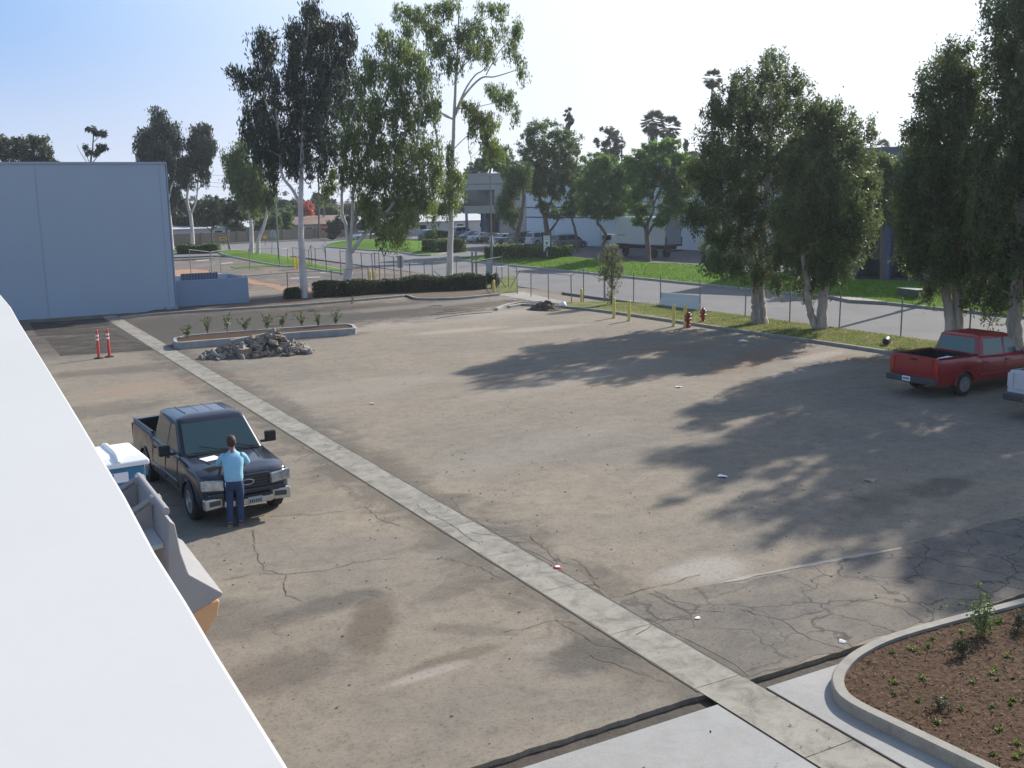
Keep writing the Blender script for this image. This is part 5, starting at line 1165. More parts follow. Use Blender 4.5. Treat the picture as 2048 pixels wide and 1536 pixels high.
MT['lens'] = mat('headlamp_lens', (.16, .18, .19), .08, .5, scale=9, col2=(.55, .57, .58), coat=1)
def pickup(label, loc, rz, pm, tl=True, L=5.72, W_=1.92, sc=1.0, hoodz=1.1, bed=(-2.84, -1.02), glass='glass', front=True, gap=True):
    o = thing('pickup_truck', label, 'pickup truck', loc, rz); o.scale = (sc, sc, sc)
    w2 = W_/2; L0, L1 = -L/2, L/2; r = .385
    rail = 1.27
    top = [(L0, rail-.01), (bed[1]-.02, rail), (bed[1]+.1, 1.20), (1.05, 1.17), (1.32, 1.17), (1.5, 1.155), (L1-.5, 1.09), (L1-.15, 1.02), (L1-.03, .96), (L1, .86)]
    wid = [(L0, w2*.97), (L0+.15, w2), (L1-.9, w2), (L1-.35, w2*.985), (L1-.2, w2*.965), (L1-.1, w2*.90), (L1-.04, w2*.76), (L1, w2*.55)]
    ax = (L0+1.24, L1-.88)
    body = hull(L0, L1, top, wid, .42, ax, r, .035, .06, .05).build('body', pm, o, smooth=38)
    boolcut(body, [((( bed[0]+bed[1])/2+.04, 0, 1.12), (bed[1]-bed[0]-.16, W_-.26, .75))])
    body.data.polygons.foreach_set('use_smooth', [True]*len(body.data.polygons)); body.data.set_sharp_from_angle(angle=R(38))
    bx = (bed[0]+bed[1])/2+.04; bw = bed[1]-bed[0]-.17
    m = MB().box((bx, 0, .755), (bw, W_-.27, .02))
    m.box((bx, w2-.135, 1.0), (bw, .012, .5)).box((bx, -w2+.135, 1.0), (bw, .012, .5)).box((bed[0]+.128, 0, 1.0), (.012, W_-.3, .5)).box((bed[1]-.052, 0, 1.0), (.012, W_-.3, .5))
    m.build('bed_liner', MT['blackpl'], o)
    m = MB(); m.box((bx-.02, w2-.085, rail+.02), (bw+.1, .07, .02)); m.box((bx-.02, -w2+.085, rail+.02), (bw+.1, .07, .02)); m.build('rail_cap', MT['blackpl'], o, bevel=.006)
    MB().box((0, 0, .5), (L-.5, W_*.72, .28)).build('chassis', MT['black'], o)
    cb = Cab(1.14, 1.84, bed[1]+.03, 1.42, w2*.925, bed[1]+.2, .62, w2*.76)
    cb.body(.05).build('cab', pm, o, smooth=50)
    g_ = MT[glass]
    MB().plate(cb.front(.90, .10, .86), .03, .006).build('windshield', g_, o)
    MB().plate(cb.rear(.84, .22, .86), .03, .006).build('rear_window', g_, o)
    for s in (-1, 1):
        MB().plate(cb.side(s, .32, 1.14, .12, .82, .32, .62), .03, .006).build('side_window', g_, o)
        MB().plate(cb.side(s, -.72, .22, .12, .82, -.66, .22), .03, .006).build('side_window', g_, o)
        y = s*(w2+.004)
        # doors
        for x in (1.22, .27, -.82): seam(o, [(x, y*.998, .5), (x, y*.992, .9), (x, y*.962, 1.16)])
        for x in (.42, -.68): MB().box((x, s*(w2*.985), 1.02), (.2, .05, .04)).build('door_handle', MT['blackpl'] if glass == 'glass' else pm, o, bevel=.008)
        MB().box((.15, s*(w2+.0), .62), (2.2, .03, .07)).build('side_moulding', pm, o, bevel=.01)
        # mirrors
        m_ = MB().box((1.08, s*(w2+.19), 1.31), (.13, .24, .24)); mo = m_.build('mirror', MT['blackpl'], o, bevel=.03)
        MB().box((1.1, s*(w2+.03), 1.22), (.06, .14, .05)).build('mirror_arm', MT['blackpl'], o)
        MB().box((1.01, s*(w2+.19), 1.31), (.012, .2, .19)).build('mirror_glass', MT['chrome'], o)
        # wheel arch lips
        for a_ in ax:
            pts = [(a_+math.cos(t)*r*1.14, s*(w2+.002), r+math.sin(t)*r*1.14) for t in np.linspace(-.05, PI+.05, 15)]
            MB().tube(pts, .022, 6).build('wheel_arch', pm, o, smooth=50)
            MB().lathe([(r*1.1, s*(w2-.3)), (r*1.1, s*(w2-.02))], 20, (a_, 0, r), 'y').build('wheel_well', MT['black'], o) if False else None
            wheel(o, a_, s*(w2-.13), r, .25)
        # lights
        MB().plate([(L0-.0, s*(w2-.03), .80), (L0-.0, s*(w2-.20), .80), (L0, s*(w2-.20), 1.18), (L0, s*(w2-.03), 1.18)][::-s], .04, .012).build('taillight', MT['redlens'] if tl else pm, o)
    # windshield wipers, cowl
    MB().box((1.40, 0, 1.19), (.12, W_*.8, .03)).build('cowl', MT['blackpl'], o)
    for y in (-.05, .55): MB().tube([(1.42, y+.1, 1.215), (1.27, y-.42, 1.335)], .009, 5).build('wiper', MT['blackpl'], o)
    # hood creases and roof ribs
    for s in (-1, 1):
        seam(o, [(1.44, s*.60, 1.195), (2.0, s*.55, 1.16), (2.5, s*.46, 1.075)], .018, 'hood_crease')
        seam(o, [(1.45, s*w2*.90, 1.165), (2.0, s*w2*.895, 1.12), (2.52, s*w2*.86, 1.055)], .010, 'hood_seam')
    for y in (-.45, -.15, .15, .45): MB().tube([(-.6, y, 1.877), (.25, y, 1.880)], .011, 4).build('roof_rib', pm, o)
    # front end
    m = MB().box((L1-.03, 0, .845), (.09, .94, .30)); m.build('grille', MT['blackpl'], o, bevel=.03)
    for z in (.75, .81, .87, .93): MB().box((L1+.018, 0, z), (.012, .86, .012)).build('grille_bar', MT['dsteel'], o)
    em = MB(); em.tube([(L1+.035, .13*math.cos(a), .85+.055*math.sin(a)) for a in np.linspace(0, 2*PI, 25)], .011, 6, False); em.build('emblem', MT['chrome'], o)
    for s in (-1, 1):
        q = [(L1+.0, s*.47, .75), (L1-.02, s*.47, .955), (L1-.125, s*(w2-.05), .975), (L1-.105, s*(w2-.05), .77)]
        hl = MB().plate(q if s > 0 else q[::-1], .10, .012).build('headlight', MT['lens'], o, bevel=.02)
        q2 = [(L1-.075, s*(w2-.13), .80), (L1-.095, s*(w2-.13), .96), (L1-.115, s*(w2-.06), .96), (L1-.095, s*(w2-.06), .80)]
        MB().plate(q2 if s > 0 else q2[::-1], .02, .016).build('turn_signal', MT['redlens'] if s < 0 else MT['amber'], hl)
        for yy_ in (.59, .72): MB().lathe([(.06, L1-.2), (.065, L1-.0-(yy_-.47)*.27), (.04, L1+.01-(yy_-.47)*.27)], 14, (0, s*yy_, .875), 'x').build('reflector', MT['chrome'], hl)
    MB().box((L1-.05, 0, .645), (.16, W_*.84, .13)).build('front_valance', pm, o, bevel=.04)
    m = MB().box((L1-.045, .68, .50), (.15, .44, .23), rz=-.2).box((L1-.045, -.68, .50), (.15, .44, .23), rz=.2).box((L1+.02, 0, .46), (.14, 1.0, .14))
    m.build('front_bumper', MT['chrome'], o, bevel=.03)
    for s in (-1, 1): MB().box((L1+.022, s*.68, .51), (.03, .25, .11), rz=-s*.2).build('fog_lamp', MT['glass'], o, bevel=.01)
    MB().box((L1+.05, 0, .56), (.10, .9, .07)).build('bumper_intake', MT['blackpl'], o)
    lpz = .47; pl = MB().box((L1+.10, .12, lpz), (.012, .30, .15)).build('licence_plate', MT['grsign'], o)
    for i in range(6): MB().box((L1+.108, .12-.11+i*.044, lpz-.01), (.006, .026, .07)).build('plate_character', MT['ink'], pl)
    # rear end
    MB().box((L0-.012, 0, 1.0), (.03, W_-.46, .50)).build('tailgate', pm, o, bevel=.012)
    MB().box((L0-.03, 0, 1.18), (.02, .22, .07)).build('tailgate_handle', MT['blackpl'], o)
    MB().box((L0-.10, 0, .55), (.22, W_-.06, .2)).build('rear_bumper', MT['dsteel'] if glass != 'glass' else MT['chrome'], o, bevel=.03)
    p2 = MB().box((L0-.215, .1, .57), (.012, .31, .15)).build('licence_plate', MT['paper'], o)
    for i in range(6): MB().box((L0-.223, .1-.11+i*.044, .57), (.006, .026, .07)).build('plate_character', MT['ink'], p2)
    MB().tube([(1.15, -w2*.9, 1.16), (1.1, -w2*.92, 1.75)], .004, 4).build('antenna', MT['blackpl'], o)
    return o
BP = paint('black_paint', (.022, .024, .036), .35, .25)
RP = paint('red_car_paint', (.29, .009, .012), .1, .35)
# black pickup: front axle centre from the photographed tyre contacts
fa = gp(376, 1038); fb = gp(556, 1017)
HD = math.atan2(-.998, .06)
ctr = Vector((5.08, 21.30, 0)); fwdv = Vector((math.cos(HD), math.sin(HD), 0))
TRK = pickup('black pickup parked with its hood towards the camera, a man leaning on it', ctr-fwdv*(2.86-.88)*1.01, HD, BP, sc=1.01)
# tow hook style emblem detail is part of the grille; red pickup
RED = pickup('red pickup with open bed beside the paperbarks at the right', Vector((29.75, 21.95, 0)), R(-1), RP, sc=1.0, glass='glassg')
m = MB().box((0, 0, .16), (.62, .42, .32)); cl = thing('cooler', 'white lidded cooler standing in the bed of the red pickup', 'cooler', (27.95, 21.55, .77), .2)
m.build('body', mat('cooler_blue', (.25, .38, .6), .4), cl, bevel=.03); MB().box((0, 0, .37), (.64, .44, .1)).build('lid', MT['white'], cl, bevel=.03)
# brand-like lettering on the red tailgate: small pale strip
MB().box((-2.83, .62, .86), (.006, .42, .035)).build('tailgate_script', MT['chrome'], RED); MB().box((-2.83, -.6, .8), (.006, .2, .05)).build('tailgate_script', MT['chrome'], RED)
WP = paint('white_truck_paint', (.55, .58, .6), .1, .35)
q = gp(2012, 800, .5); 
WT = pickup('white pickup whose rear corner enters at the right edge', Vector((q.x+3.35, q.y-.8, 0)), R(-1), WP, sc=1.05, glass='glassg', tl=False)

def car(kind, label, loc, rz, col, group=None, name=None, L=4.6, W_=1.78, dark=False):
    o = thing(name or kind, label, 'car', loc, rz, group); pm = paint('paint', col, .3, .3); w2 = W_/2; L0, L1 = -L/2, L/2
    if kind == 'sedan': r = .31; top = [(L0, .8), (L0+.1, .93), (L0+.75, .96), (L1-1.3, .92), (L1-.25, .74), (L1, .6)]; cb = Cab(.9, 1.42, L0+.7, L1-1.15, w2*.93, L0+1.35, L1-1.95, w2*.72)
    elif kind == 'minivan': r = .33; top = [(L0, .95), (L0+.1, 1.05), (L1-1.2, .98), (L1-.3, .82), (L1, .62)]; cb = Cab(.98, 1.72, L0+.03, L1-.75, w2*.94, L0+.3, L1-1.9, w2*.78)
    else: r = .37; top = [(L0, 1.0), (L0+.1, 1.08), (L1-1.3, 1.06), (L1-.2, .95), (L1, .75)]; cb = Cab(1.04, 1.76, L0+.04, L1-1.2, w2*.93, L0+.3, L1-1.75, w2*.78)
    wid = [(L0, w2*.9), (L0+.3, w2), (L1-.5, w2), (L1, w2*.82)]; ax = (L0+.85, L1-.85)
    hull(L0, L1, top, wid, .24, ax, r, .03, .09).build('body', pm, o, smooth=38)
    cb.body(.04).build('cabin', pm, o, smooth=50)
    MB().box((0, 0, .35), (L-.4, W_*.7, .3)).build('chassis', MT['black'], o)
    MB().plate(cb.front(.88, .1, .88), .03, .006).build('windshield', MT['glass'], o); MB().plate(cb.rear(.85, .15, .86), .03, .006).build('rear_window', MT['glass'], o)
    a0, a1 = cb.xr0, cb.xf0; b0, b1 = cb.xr1, cb.xf1; mid = (b0+b1)/2
    for s in (-1, 1):
        MB().plate(cb.side(s, mid+.05, a1-.25, .12, .84, mid+.05, b1-.05), .03, .006).build('side_window', MT['glass'], o)
        MB().plate(cb.side(s, a0+.25, mid-.04, .12, .84, b0+.15, mid-.04), .03, .006).build('side_window', MT['glass'], o)
        for a_ in ax: wheel(o, a_, s*(w2-.11), r, .2)
        MB().box((L0+.0, s*(w2*.74), top[1][1]-.16), (.08, .3, .16)).build('taillight', MT['redlens'], o, bevel=.01)
        MB().box((L1-.06, s*(w2*.68), top[-1][1]+.02), (.1, .32, .13)).build('headlight', MT['lamp'], o, bevel=.02)
        MB().box((a1-.45, s*(w2+.07), 1.02), (.1, .16, .12)).build('mirror', pm, o, bevel=.02)
    MB().box((L0-.03, 0, .48), (.12, W_*.9, .2)).build('rear_bumper', pm, o, bevel=.04); MB().box((L1-.03, 0, .42), (.12, W_*.8, .2)).build('front_bumper', pm, o, bevel=.04)
    MB().box((L0-.095, 0, .72), (.012, .3, .15)).build('licence_plate', MT['paper'], o)
    return o
GC = 'cars parked in front of the warehouse'
hd = (WB-WA).normalized(); into = Vector((-hd.y, hd.x)); into = into if into.x > 0 else -into
ch = math.atan2(into.y, into.x)
specs = [('minivan', 'olive silver minivan, nearest of the parked cars', (1124, 497.5), (.20, .215, .20), 5.0), ('suv', 'white suv parked just left of the real estate sign', (1074, 491.5), (.5, .52, .55), 4.3), ('suv', 'brown grey suv parked behind the leaning tree trunk', (1038, 490), (.15, .145, .13), 4.7),
         ('sedan', 'light blue silver sedan right of the street lamp pole', (1001, 488.5), (.33, .38, .42), 4.5), ('sedan', 'black car parked directly behind the street lamp pole', (976, 487), (.02, .02, .024), 4.6), ('sedan', 'white sedan second from the left of the parked row', (955, 485), (.55, .58, .6), 4.4),
         ('sedan', 'dark grey blue sedan leftmost of the parked row', (936, 483), (.07, .085, .11), 4.6), ('suv', 'silver suv seen between the tall trunk and the office columns', (918, 476), (.4, .44, .48), 4.4)]
for k_, lab, rwp, colr, LL in specs:
    p = gp(*rwp); q = Vector((p.x, p.y, 0))+Vector((into.x, into.y, 0))*(LL/2-.85)+Vector((-into.y, into.x, 0))*.7
    car(k_, lab, q, ch, colr, GC, 'parked_car' if k_ != 'minivan' else 'minivan', LL)
p = gp(724, 480); car('sedan', 'silver sedan driving on the cross street under the broad eucalyptus', p, PI+.35, (.42, .45, .48), None, 'sedan')
p = gp(856, 483); car('suv', 'black suv seen from behind beside the dark hedge row', p, YAW+1.0, (.02, .02, .022), None, 'suv')
# box truck
hx = -hd; ang = math.atan2(hx.y, hx.x); rc_ = gp(1331, 517.5); bt = thing('box_truck', 'white box truck with roll up rear door beside the warehouse', 'truck', (rc_.x, rc_.y, 0), ang)
# local x towards the front (away), the visible side is local +y or -y
sy = -1 if Vector((-hx.y, hx.x)).dot(into) < 0 else 1
MB().box((3.75, sy*1.2, 2.75), (7.3, 2.4, 2.75)).build('cargo_box', MT['white'] if False else mat('truck_box', (.52, .54, .53), .6, var=.05), bt, bevel=.03)
m = stripes_mat('roll_door', (.25, .27, .29), (.38, .4, .42), 1.7, 'Z'); MB().box((.07, sy*1.2, 2.7), (.06, 2.16, 2.5)).build('roll_up_door', m, bt)
MB().box((.08, sy*1.2, 1.28), (.14, 2.45, .18)).build('rear_sill', MT['dsteel'], bt); MB().box((-.1, sy*1.2, .75), (.2, 2.2, .18)).build('rear_bumper', MT['dsteel'], bt)
for y in (.06, 2.34): MB().box((.03, sy*y, 1.75), (.1, .12, .75)).build('door_post', MT['dsteel'], bt)
MB().box((4.3, sy*1.2, 1.05), (8.4, 1.0, .3)).build('chassis', MT['black'], bt)
for y in (.28, 2.12):
    for x in (1.9, 7.9): wheel(bt, x, sy*y, .45, .3)
MB().box((8.35, sy*1.2, 1.55), (1.7, 2.05, 1.5)).build('truck_cab', mat('truck_cab_paint', (.55, .57, .56), .4), bt, bevel=.12); MB().box((9.45, sy*1.2, 1.25), (.9, 1.8, .8)).build('hood', mat('truck_hood_paint', (.55, .57, .56), .4), bt, bevel=.1)
MB().box((8.55, sy*1.2, 1.95), (.8, 2.09, .5)).build('side_window', MT['glass'], bt); MB().box((9.1, sy*(-.12), 1.9), (.1, .2, .5)).build('mirror', MT['blackpl'], bt)
for i in range(7): MB().box((6.9-i*.16, -sy*.003, 2.25), (.1, .012, .09)).build('side_print', MT['ink'], bt)

# ------------------------------------------------------------------ person
def skin_mesh(nodes, edges, root, sub=2):
    """nodes: dict name -> (x,y,z,r or (rx,ry))"""
    names = list(nodes); me = bpy.data.meshes.new('s'); me.from_pydata([nodes[n][:3] for n in names], [(names.index(a), names.index(b)) for a, b in edges], [])
    o = bpy.data.objects.new('s', me); COL.objects.link(o); md = o.modifiers.new('k', 'SKIN'); md.use_smooth_shade = True; md.branch_smoothing = .6
    sv = me.skin_vertices[0].data
    for i, n in enumerate(names):
        r = nodes[n][3]; sv[i].radius = r if hasattr(r, '__len__') else (r, r); sv[i].use_root = (n == root)
    sb = o.modifiers.new('s', 'SUBSURF'); sb.levels = sub; sb.render_levels = sub
    bpy.context.view_layer.update(); out = bpy.data.meshes.new_from_object(o.evaluated_get(bpy.context.evaluated_depsgraph_get()))
    bpy.data.objects.remove(o); return out
def to_obj(me, name, mt, parent):
    me.materials.clear(); me.materials.append(mt); o = bpy.data.objects.new(name, me); COL.objects.link(o); o.parent = parent
    me.polygons.foreach_set('use_smooth', [True]*len(me.polygons)); return o
# local frame: +y is the way he faces (towards the truck), +x his right
PB = gp(474, 1052)
man = thing('person', 'man in light blue shirt and jeans writing on the black pickup hood', 'person', PB, R(-16))
Nn = dict(pel=(0, .0, .98, (.15, .11)), belly=(0, .03, 1.12, (.145, .11)), chest=(0, .10, 1.32, (.165, .12)), neckb=(0, .17, 1.50, (.10, .08)), neck=(-.005, .21, 1.56, .055), head0=(-.01, .25, 1.63, (.085, .095)), head1=(-.01, .262, 1.71, (.096, .108)), head2=(-.01, .255, 1.78, (.07, .08)), nose=(-.02, .375, 1.665, .016),
          shl=(-.18, .14, 1.44, .062), ell=(-.29, .30, 1.22, .044), wrl=(-.27, .50, 1.155, .03), hal=(-.26, .57, 1.15, (.04, .018)),
          shr=(.18, .14, 1.44, .062), elr=(.27, .31, 1.21, .044), wrr=(.10, .46, 1.18, .03), har=(.05, .51, 1.17, (.04, .018)),
          hipl=(-.10, .0, .90, .10), knl=(-.115, -.0, .50, .062), anl=(-.13, -.05, .10, .045), tol=(-.15, .10, .035, .035),
          hipr=(.10, .0, .90, .10), knr=(.095, .02, .50, .062), anr=(.075, .0, .10, .045), tor=(.10, .14, .035, .035))
Ed = [('pel', 'belly'), ('belly', 'chest'), ('chest', 'neckb'), ('neckb', 'neck'), ('neck', 'head0'), ('head0', 'head1'), ('head1', 'head2'), ('head0', 'nose'), ('chest', 'shl'), ('shl', 'ell'), ('ell', 'wrl'), ('wrl', 'hal'), ('chest', 'shr'), ('shr', 'elr'), ('elr', 'wrr'), ('wrr', 'har'),
      ('pel', 'hipl'), ('hipl', 'knl'), ('knl', 'anl'), ('anl', 'tol'), ('pel', 'hipr'), ('hipr', 'knr'), ('knr', 'anr'), ('anr', 'tor')]
for s, wn_, sx in (('l', Nn['hal'], -1), ('r', Nn['har'], 1)):
    for i, (dx, ln) in enumerate(((-.032, .055), (-.011, .065), (.011, .062), (.032, .05))):
        a = f'f{s}{i}a'; b = f'f{s}{i}b'; Nn[a] = (wn_[0]+dx, wn_[1]+.035, wn_[2], .0095); Nn[b] = (wn_[0]+dx*1.1, wn_[1]+.035+ln, wn_[2]-.02, .008)
        Ed += [('ha'+s, a), (a, b)]
    t_ = 'th'+s; Nn[t_] = (wn_[0]-sx*.055, wn_[1]+.01, wn_[2]-.005, .010); Ed.append(('ha'+s, t_))
to_obj(skin_mesh(Nn, Ed, 'pel'), 'body', MT['skin'], man)
def ell(m, rings, n=22):
    """rings: (x, y, z, rx, ry)"""
    vs = []; fs = []
    for x, y, z, a, b in rings:
        for k in range(n): an = 2*PI*k/n; ca, sa = math.cos(an), math.sin(an); e_ = .82; vs.append((x+a*math.copysign(abs(ca)**e_, ca), y+b*math.copysign(abs(sa)**e_, sa), z))
    for i_ in range(len(rings)-1):
        for k in range(n): fs.append((i_*n+k, i_*n+(k+1) % n, (i_+1)*n+(k+1) % n, (i_+1)*n+k))
    fs += [tuple(range(n-1, -1, -1)), tuple((len(rings)-1)*n+k for k in range(n))]
    return m.add(vs, fs)
m = MB(); ell(m, [(0, .0, .945, .168, .128), (0, .0, .97, .178, .136), (0, .0, 1.0, .186, .145), (0, .01, 1.06, .188, .148), (0, .03, 1.14, .186, .145), (0, .06, 1.24, .198, .146), (0, .09, 1.33, .214, .14), (0, .115, 1.40, .215, .128), (0, .135, 1.445, .195, .11), (0, .155, 1.48, .15, .088), (0, .175, 1.51, .095, .07), (0, .195, 1.545, .062, .06), (0, .205, 1.56, .058, .057)])
for q in ([(-.15, .13, 1.43), (-.20, .16, 1.40), (-.245, .22, 1.33), (-.285, .285, 1.25)], [(.15, .13, 1.43), (.20, .16, 1.40), (.235, .225, 1.33), (.265, .29, 1.245)]): m.tube(catmull(q, 3), [.075, .078, .08, .079, .077, .075, .073, .072, .07, .069], 14)
m.build('shirt', MT['shirt'], man, smooth=60)
m = MB(); ell(m, [(0, .0, 1.0, .165, .125), (0, -.005, .95, .176, .135), (0, -.01, .88, .184, .14), (0, -.005, .82, .182, .13), (0, 0, .78, .17, .11)])
for q in ([(-.092, -.005, .86), (-.1, -.0, .7), (-.11, .0, .5), (-.12, -.025, .3), (-.125, -.045, .07)], [(.092, -.005, .86), (.097, .005, .7), (.095, .015, .5), (.085, .005, .3), (.078, .0, .07)]): m.tube(catmull(q, 3), [.092, .094, .092, .088, .083, .078, .075, .073, .071, .069, .068, .069, .07], 14)
m.build('jeans', MT['jeans'], man, smooth=60)
MB().lathe([(.165, .935), (.176, .94), (.176, .965), (.165, .97)], 20).build('belt', MT['black'], man).scale = (1, .8, 1)
for sx, yy, tx in ((-1, -.06, -.05), (1, -.01, .03)):
    bt_ = dict(h=(.1*sx-.02, yy-.045, .05, (.05, .05)), m=(.1*sx-.02+tx*.5, yy+.06, .045, (.052, .045)), t=(.1*sx-.02+tx, yy+.17, .038, (.048, .036)), a=(.1*sx-.02, yy-.02, .12, .055))
    to_obj(skin_mesh(bt_, [('h', 'm'), ('m', 't'), ('h', 'a')], 'h'), 'boot', MT['boot'], man)
m = MB(); ell(m, [(-.01, .18, 1.615, .045, .03), (-.01, .19, 1.64, .072, .06), (-.01, .20, 1.675, .088, .085), (-.01, .21, 1.715, .094, .10), (-.01, .222, 1.755, .092, .106), (-.01, .235, 1.79, .08, .098), (-.01, .245, 1.82, .058, .075), (-.01, .25, 1.838, .03, .04)])
m.build('hair', MT['hair'], man, smooth=80)
for sx in (-1, 1): MB().lathe([(.012, -.012), (.024, 0), (.012, .012)], 10, (-.01+sx*.084, .25, 1.68), 'x').build('ear', MT['skin'], man)
MB().box((-.15, -.06, .9), (.05, .04, .09)).build('phone_pouch', MT['paper'], man, bevel=.008)
pp = thing('paper_sheet', 'white paper sheet lying on the black pickup hood', 'paper', gp(421, 917, 1.275))
MB().box((0, 0, 0), (.36, .28, .006), rz=.35, rx=.05).build('sheet', MT['paper'], pp)

# ------------------------------------------------------------------ portable toilet
pt = thing('portable_toilet', 'blue portable toilet with ribbed white roof behind the parapet', 'portable toilet', (2.24, 18.55, 0), R(4))
MB().box((0, 0, 1.05), (1.08, 1.12, 2.1)).build('cabin', MT['pottyb'], pt, bevel=.03)
MB().box((0, 0, .06), (1.16, 1.2, .12)).build('skid_base', MT['blackpl'], pt)
m = MB(); vs = []; 
for z, a, b in ((2.1, .60, .64), (2.18, .60, .64), (2.26, .53, .52), (2.30, .42, .36)): vs += [(-a, -b, z), (a, -b, z), (a, b, z), (-a, b, z)]
fs = [(i*4+k, i*4+(k+1) % 4, i*4+4+(k+1) % 4, i*4+4+k) for i in range(3) for k in range(4)]+[(3, 2, 1, 0), (12, 13, 14, 15)]
rf = m.add(vs, fs).build('roof', MT['white'], pt, bevel=.02)
for x in (-.28, .1): MB().tube([(x, -.62, 2.19), (x, -.5, 2.285), (x, -.3, 2.32), (x, .3, 2.32), (x, .5, 2.285), (x, .62, 2.19)], .038, 8).build('roof_rib', MT['white'], rf, smooth=50)
MB().box((-.42, -.25, 2.31), (.16, .18, .02)).build('vent_opening', MT['ink'], rf)
pl_ = MB().box((.0, -.565, 1.92), (.5, .02, .17)).build('notice', MT['paper'], pt); MB().box((.0, -.578, 1.92), (.02, .01, .15)).build('print', MT['ink'], pl_)
pl_ = MB().box((-.27, -.565, 1.45), (.42, .02, .42)).build('notice', MT['paper'], pt)
for i in range(4): MB().box((-.25, -.578, 1.58-i*.07), (.32, .01, .015 if i < 3 else .06)).build('print', MT['redink'], pl_)

# ------------------------------------------------------------------ grey hopper with orange body
Y0 = 12.2
T_ = pY(447, 1186, Y0); Kk = pY(378, 1148, Y0); U1 = pY(350, 1048, Y0); U0 = pY(337, 1040, Y0); D1 = pY(335, 1150, Y0); B1 = pY(418, 1272, Y0); B0 = pY(445, 1194, Y0)
hp = thing('hopper', 'grey ribbed hopper with rounded hood on an orange body beside the parapet', 'hopper', (T_.x-1, Y0, 0))
def ext(poly, y0, y1, name, mt, bevel=.0):
    n_ = len(poly); vs = [(p.x, y0, p.z) for p in poly]+[(p.x, y1, p.z) for p in poly]
    fs = [tuple(range(n_)), tuple(range(2*n_-1, n_-1, -1))]+[(i, i+n_, (i+1) % n_+n_, (i+1) % n_) for i in range(n_)]
    return MB().add(vs, fs).build(name, MT[mt], hp, world=True, bevel=bevel, seg=3)
YE1 = Y0+2.3
low = Vector((D1.x, 0, T_.z-.16))
ext([T_, Kk, pY(362, 1105, Y0), U1, U0, Vector((U0.x-.05, 0, D1.z)), Vector((D1.x-.3, 0, T_.z-.3)), Vector((T_.x-.35, 0, T_.z-.18)), Vector((T_.x-.02, 0, T_.z-.04))], Y0, YE1, 'hood', 'greypl', .035)
# tapered orange body
bo = [Vector((B0.x-.02, 0, T_.z-.10)), Vector((B0.x-.06, 0, T_.z-.28)), Vector((B1.x-.02, 0, B1.z)), Vector((B1.x-.42, 0, .35)), Vector((T_.x-1.9, 0, .35)), Vector((T_.x-1.9, 0, T_.z-.25))]
ext(bo, Y0+.04, YE1-.1, 'body', 'orangeb', .03)
for z in (.6, T_.z-.75): pass
# ribbed back panel left of the wall
ZL = D1.z+.25
pa_ = [Vector((U0.x-.03, 0, D1.z+.32)), Vector((U0.x-.03, 0, D1.z+.26)), Vector((U0.x-1.6, 0, D1.z+.05)), Vector((U0.x-1.6, 0, D1.z+.11))]
ext(pa_, Y0+.25, YE1-.05, 'deck_panel', 'greyl', .01)
for y in (Y0+.95, YE1-.25):
    g_ = [Vector((U0.x-.02, 0, U0.z-.0)), Vector((U0.x-.02, 0, D1.z+.3)), Vector((U0.x-.55, 0, D1.z+.24))]
    ext(g_, y, y+.05, 'gusset', 'greypl', .008)
    MB().tube([(U0.x+.02, y+.02, U0.z+.03), (U0.x-.3, y+.02, (U0.z+D1.z+.3)/2+.05), (U0.x-.58, y+.02, D1.z+.27)], .04, 8).build('rib', MT['greypl'], hp, world=True, smooth=50)
    MB().box((U0.x+.03, y+.02, U0.z+.0), (.14, .16, .12)).build('hinge_knuckle', MT['greypl'], hp, world=True, bevel=.03)
MB().tube([(U0.x+.03, Y0+.3, U0.z+.02), (U0.x+.03, YE1-.1, U0.z+.02)], .05, 10).build('rim_bar', MT['greypl'], hp, world=True, smooth=50)
c = Vector((U0.x-.32, Y0+1.55, D1.z+.36)); MB().tube([c+Vector((.16*math.cos(a), .12*math.sin(a), .0)) for a in np.linspace(0, 2*PI, 21)], .025, 8, False).build('ring_handle', MT['greypl'], hp, world=True, smooth=50)
for x in (-.3, -1.5):
    for y in (Y0+.4, YE1-.5):
        MB().lathe([(.1, -.06), (.18, -.05), (.18, .05), (.1, .06)], 16, (T_.x+x-.2, y, .18), 'x').build('caster', MT['black'], hp, world=True, smooth=40)

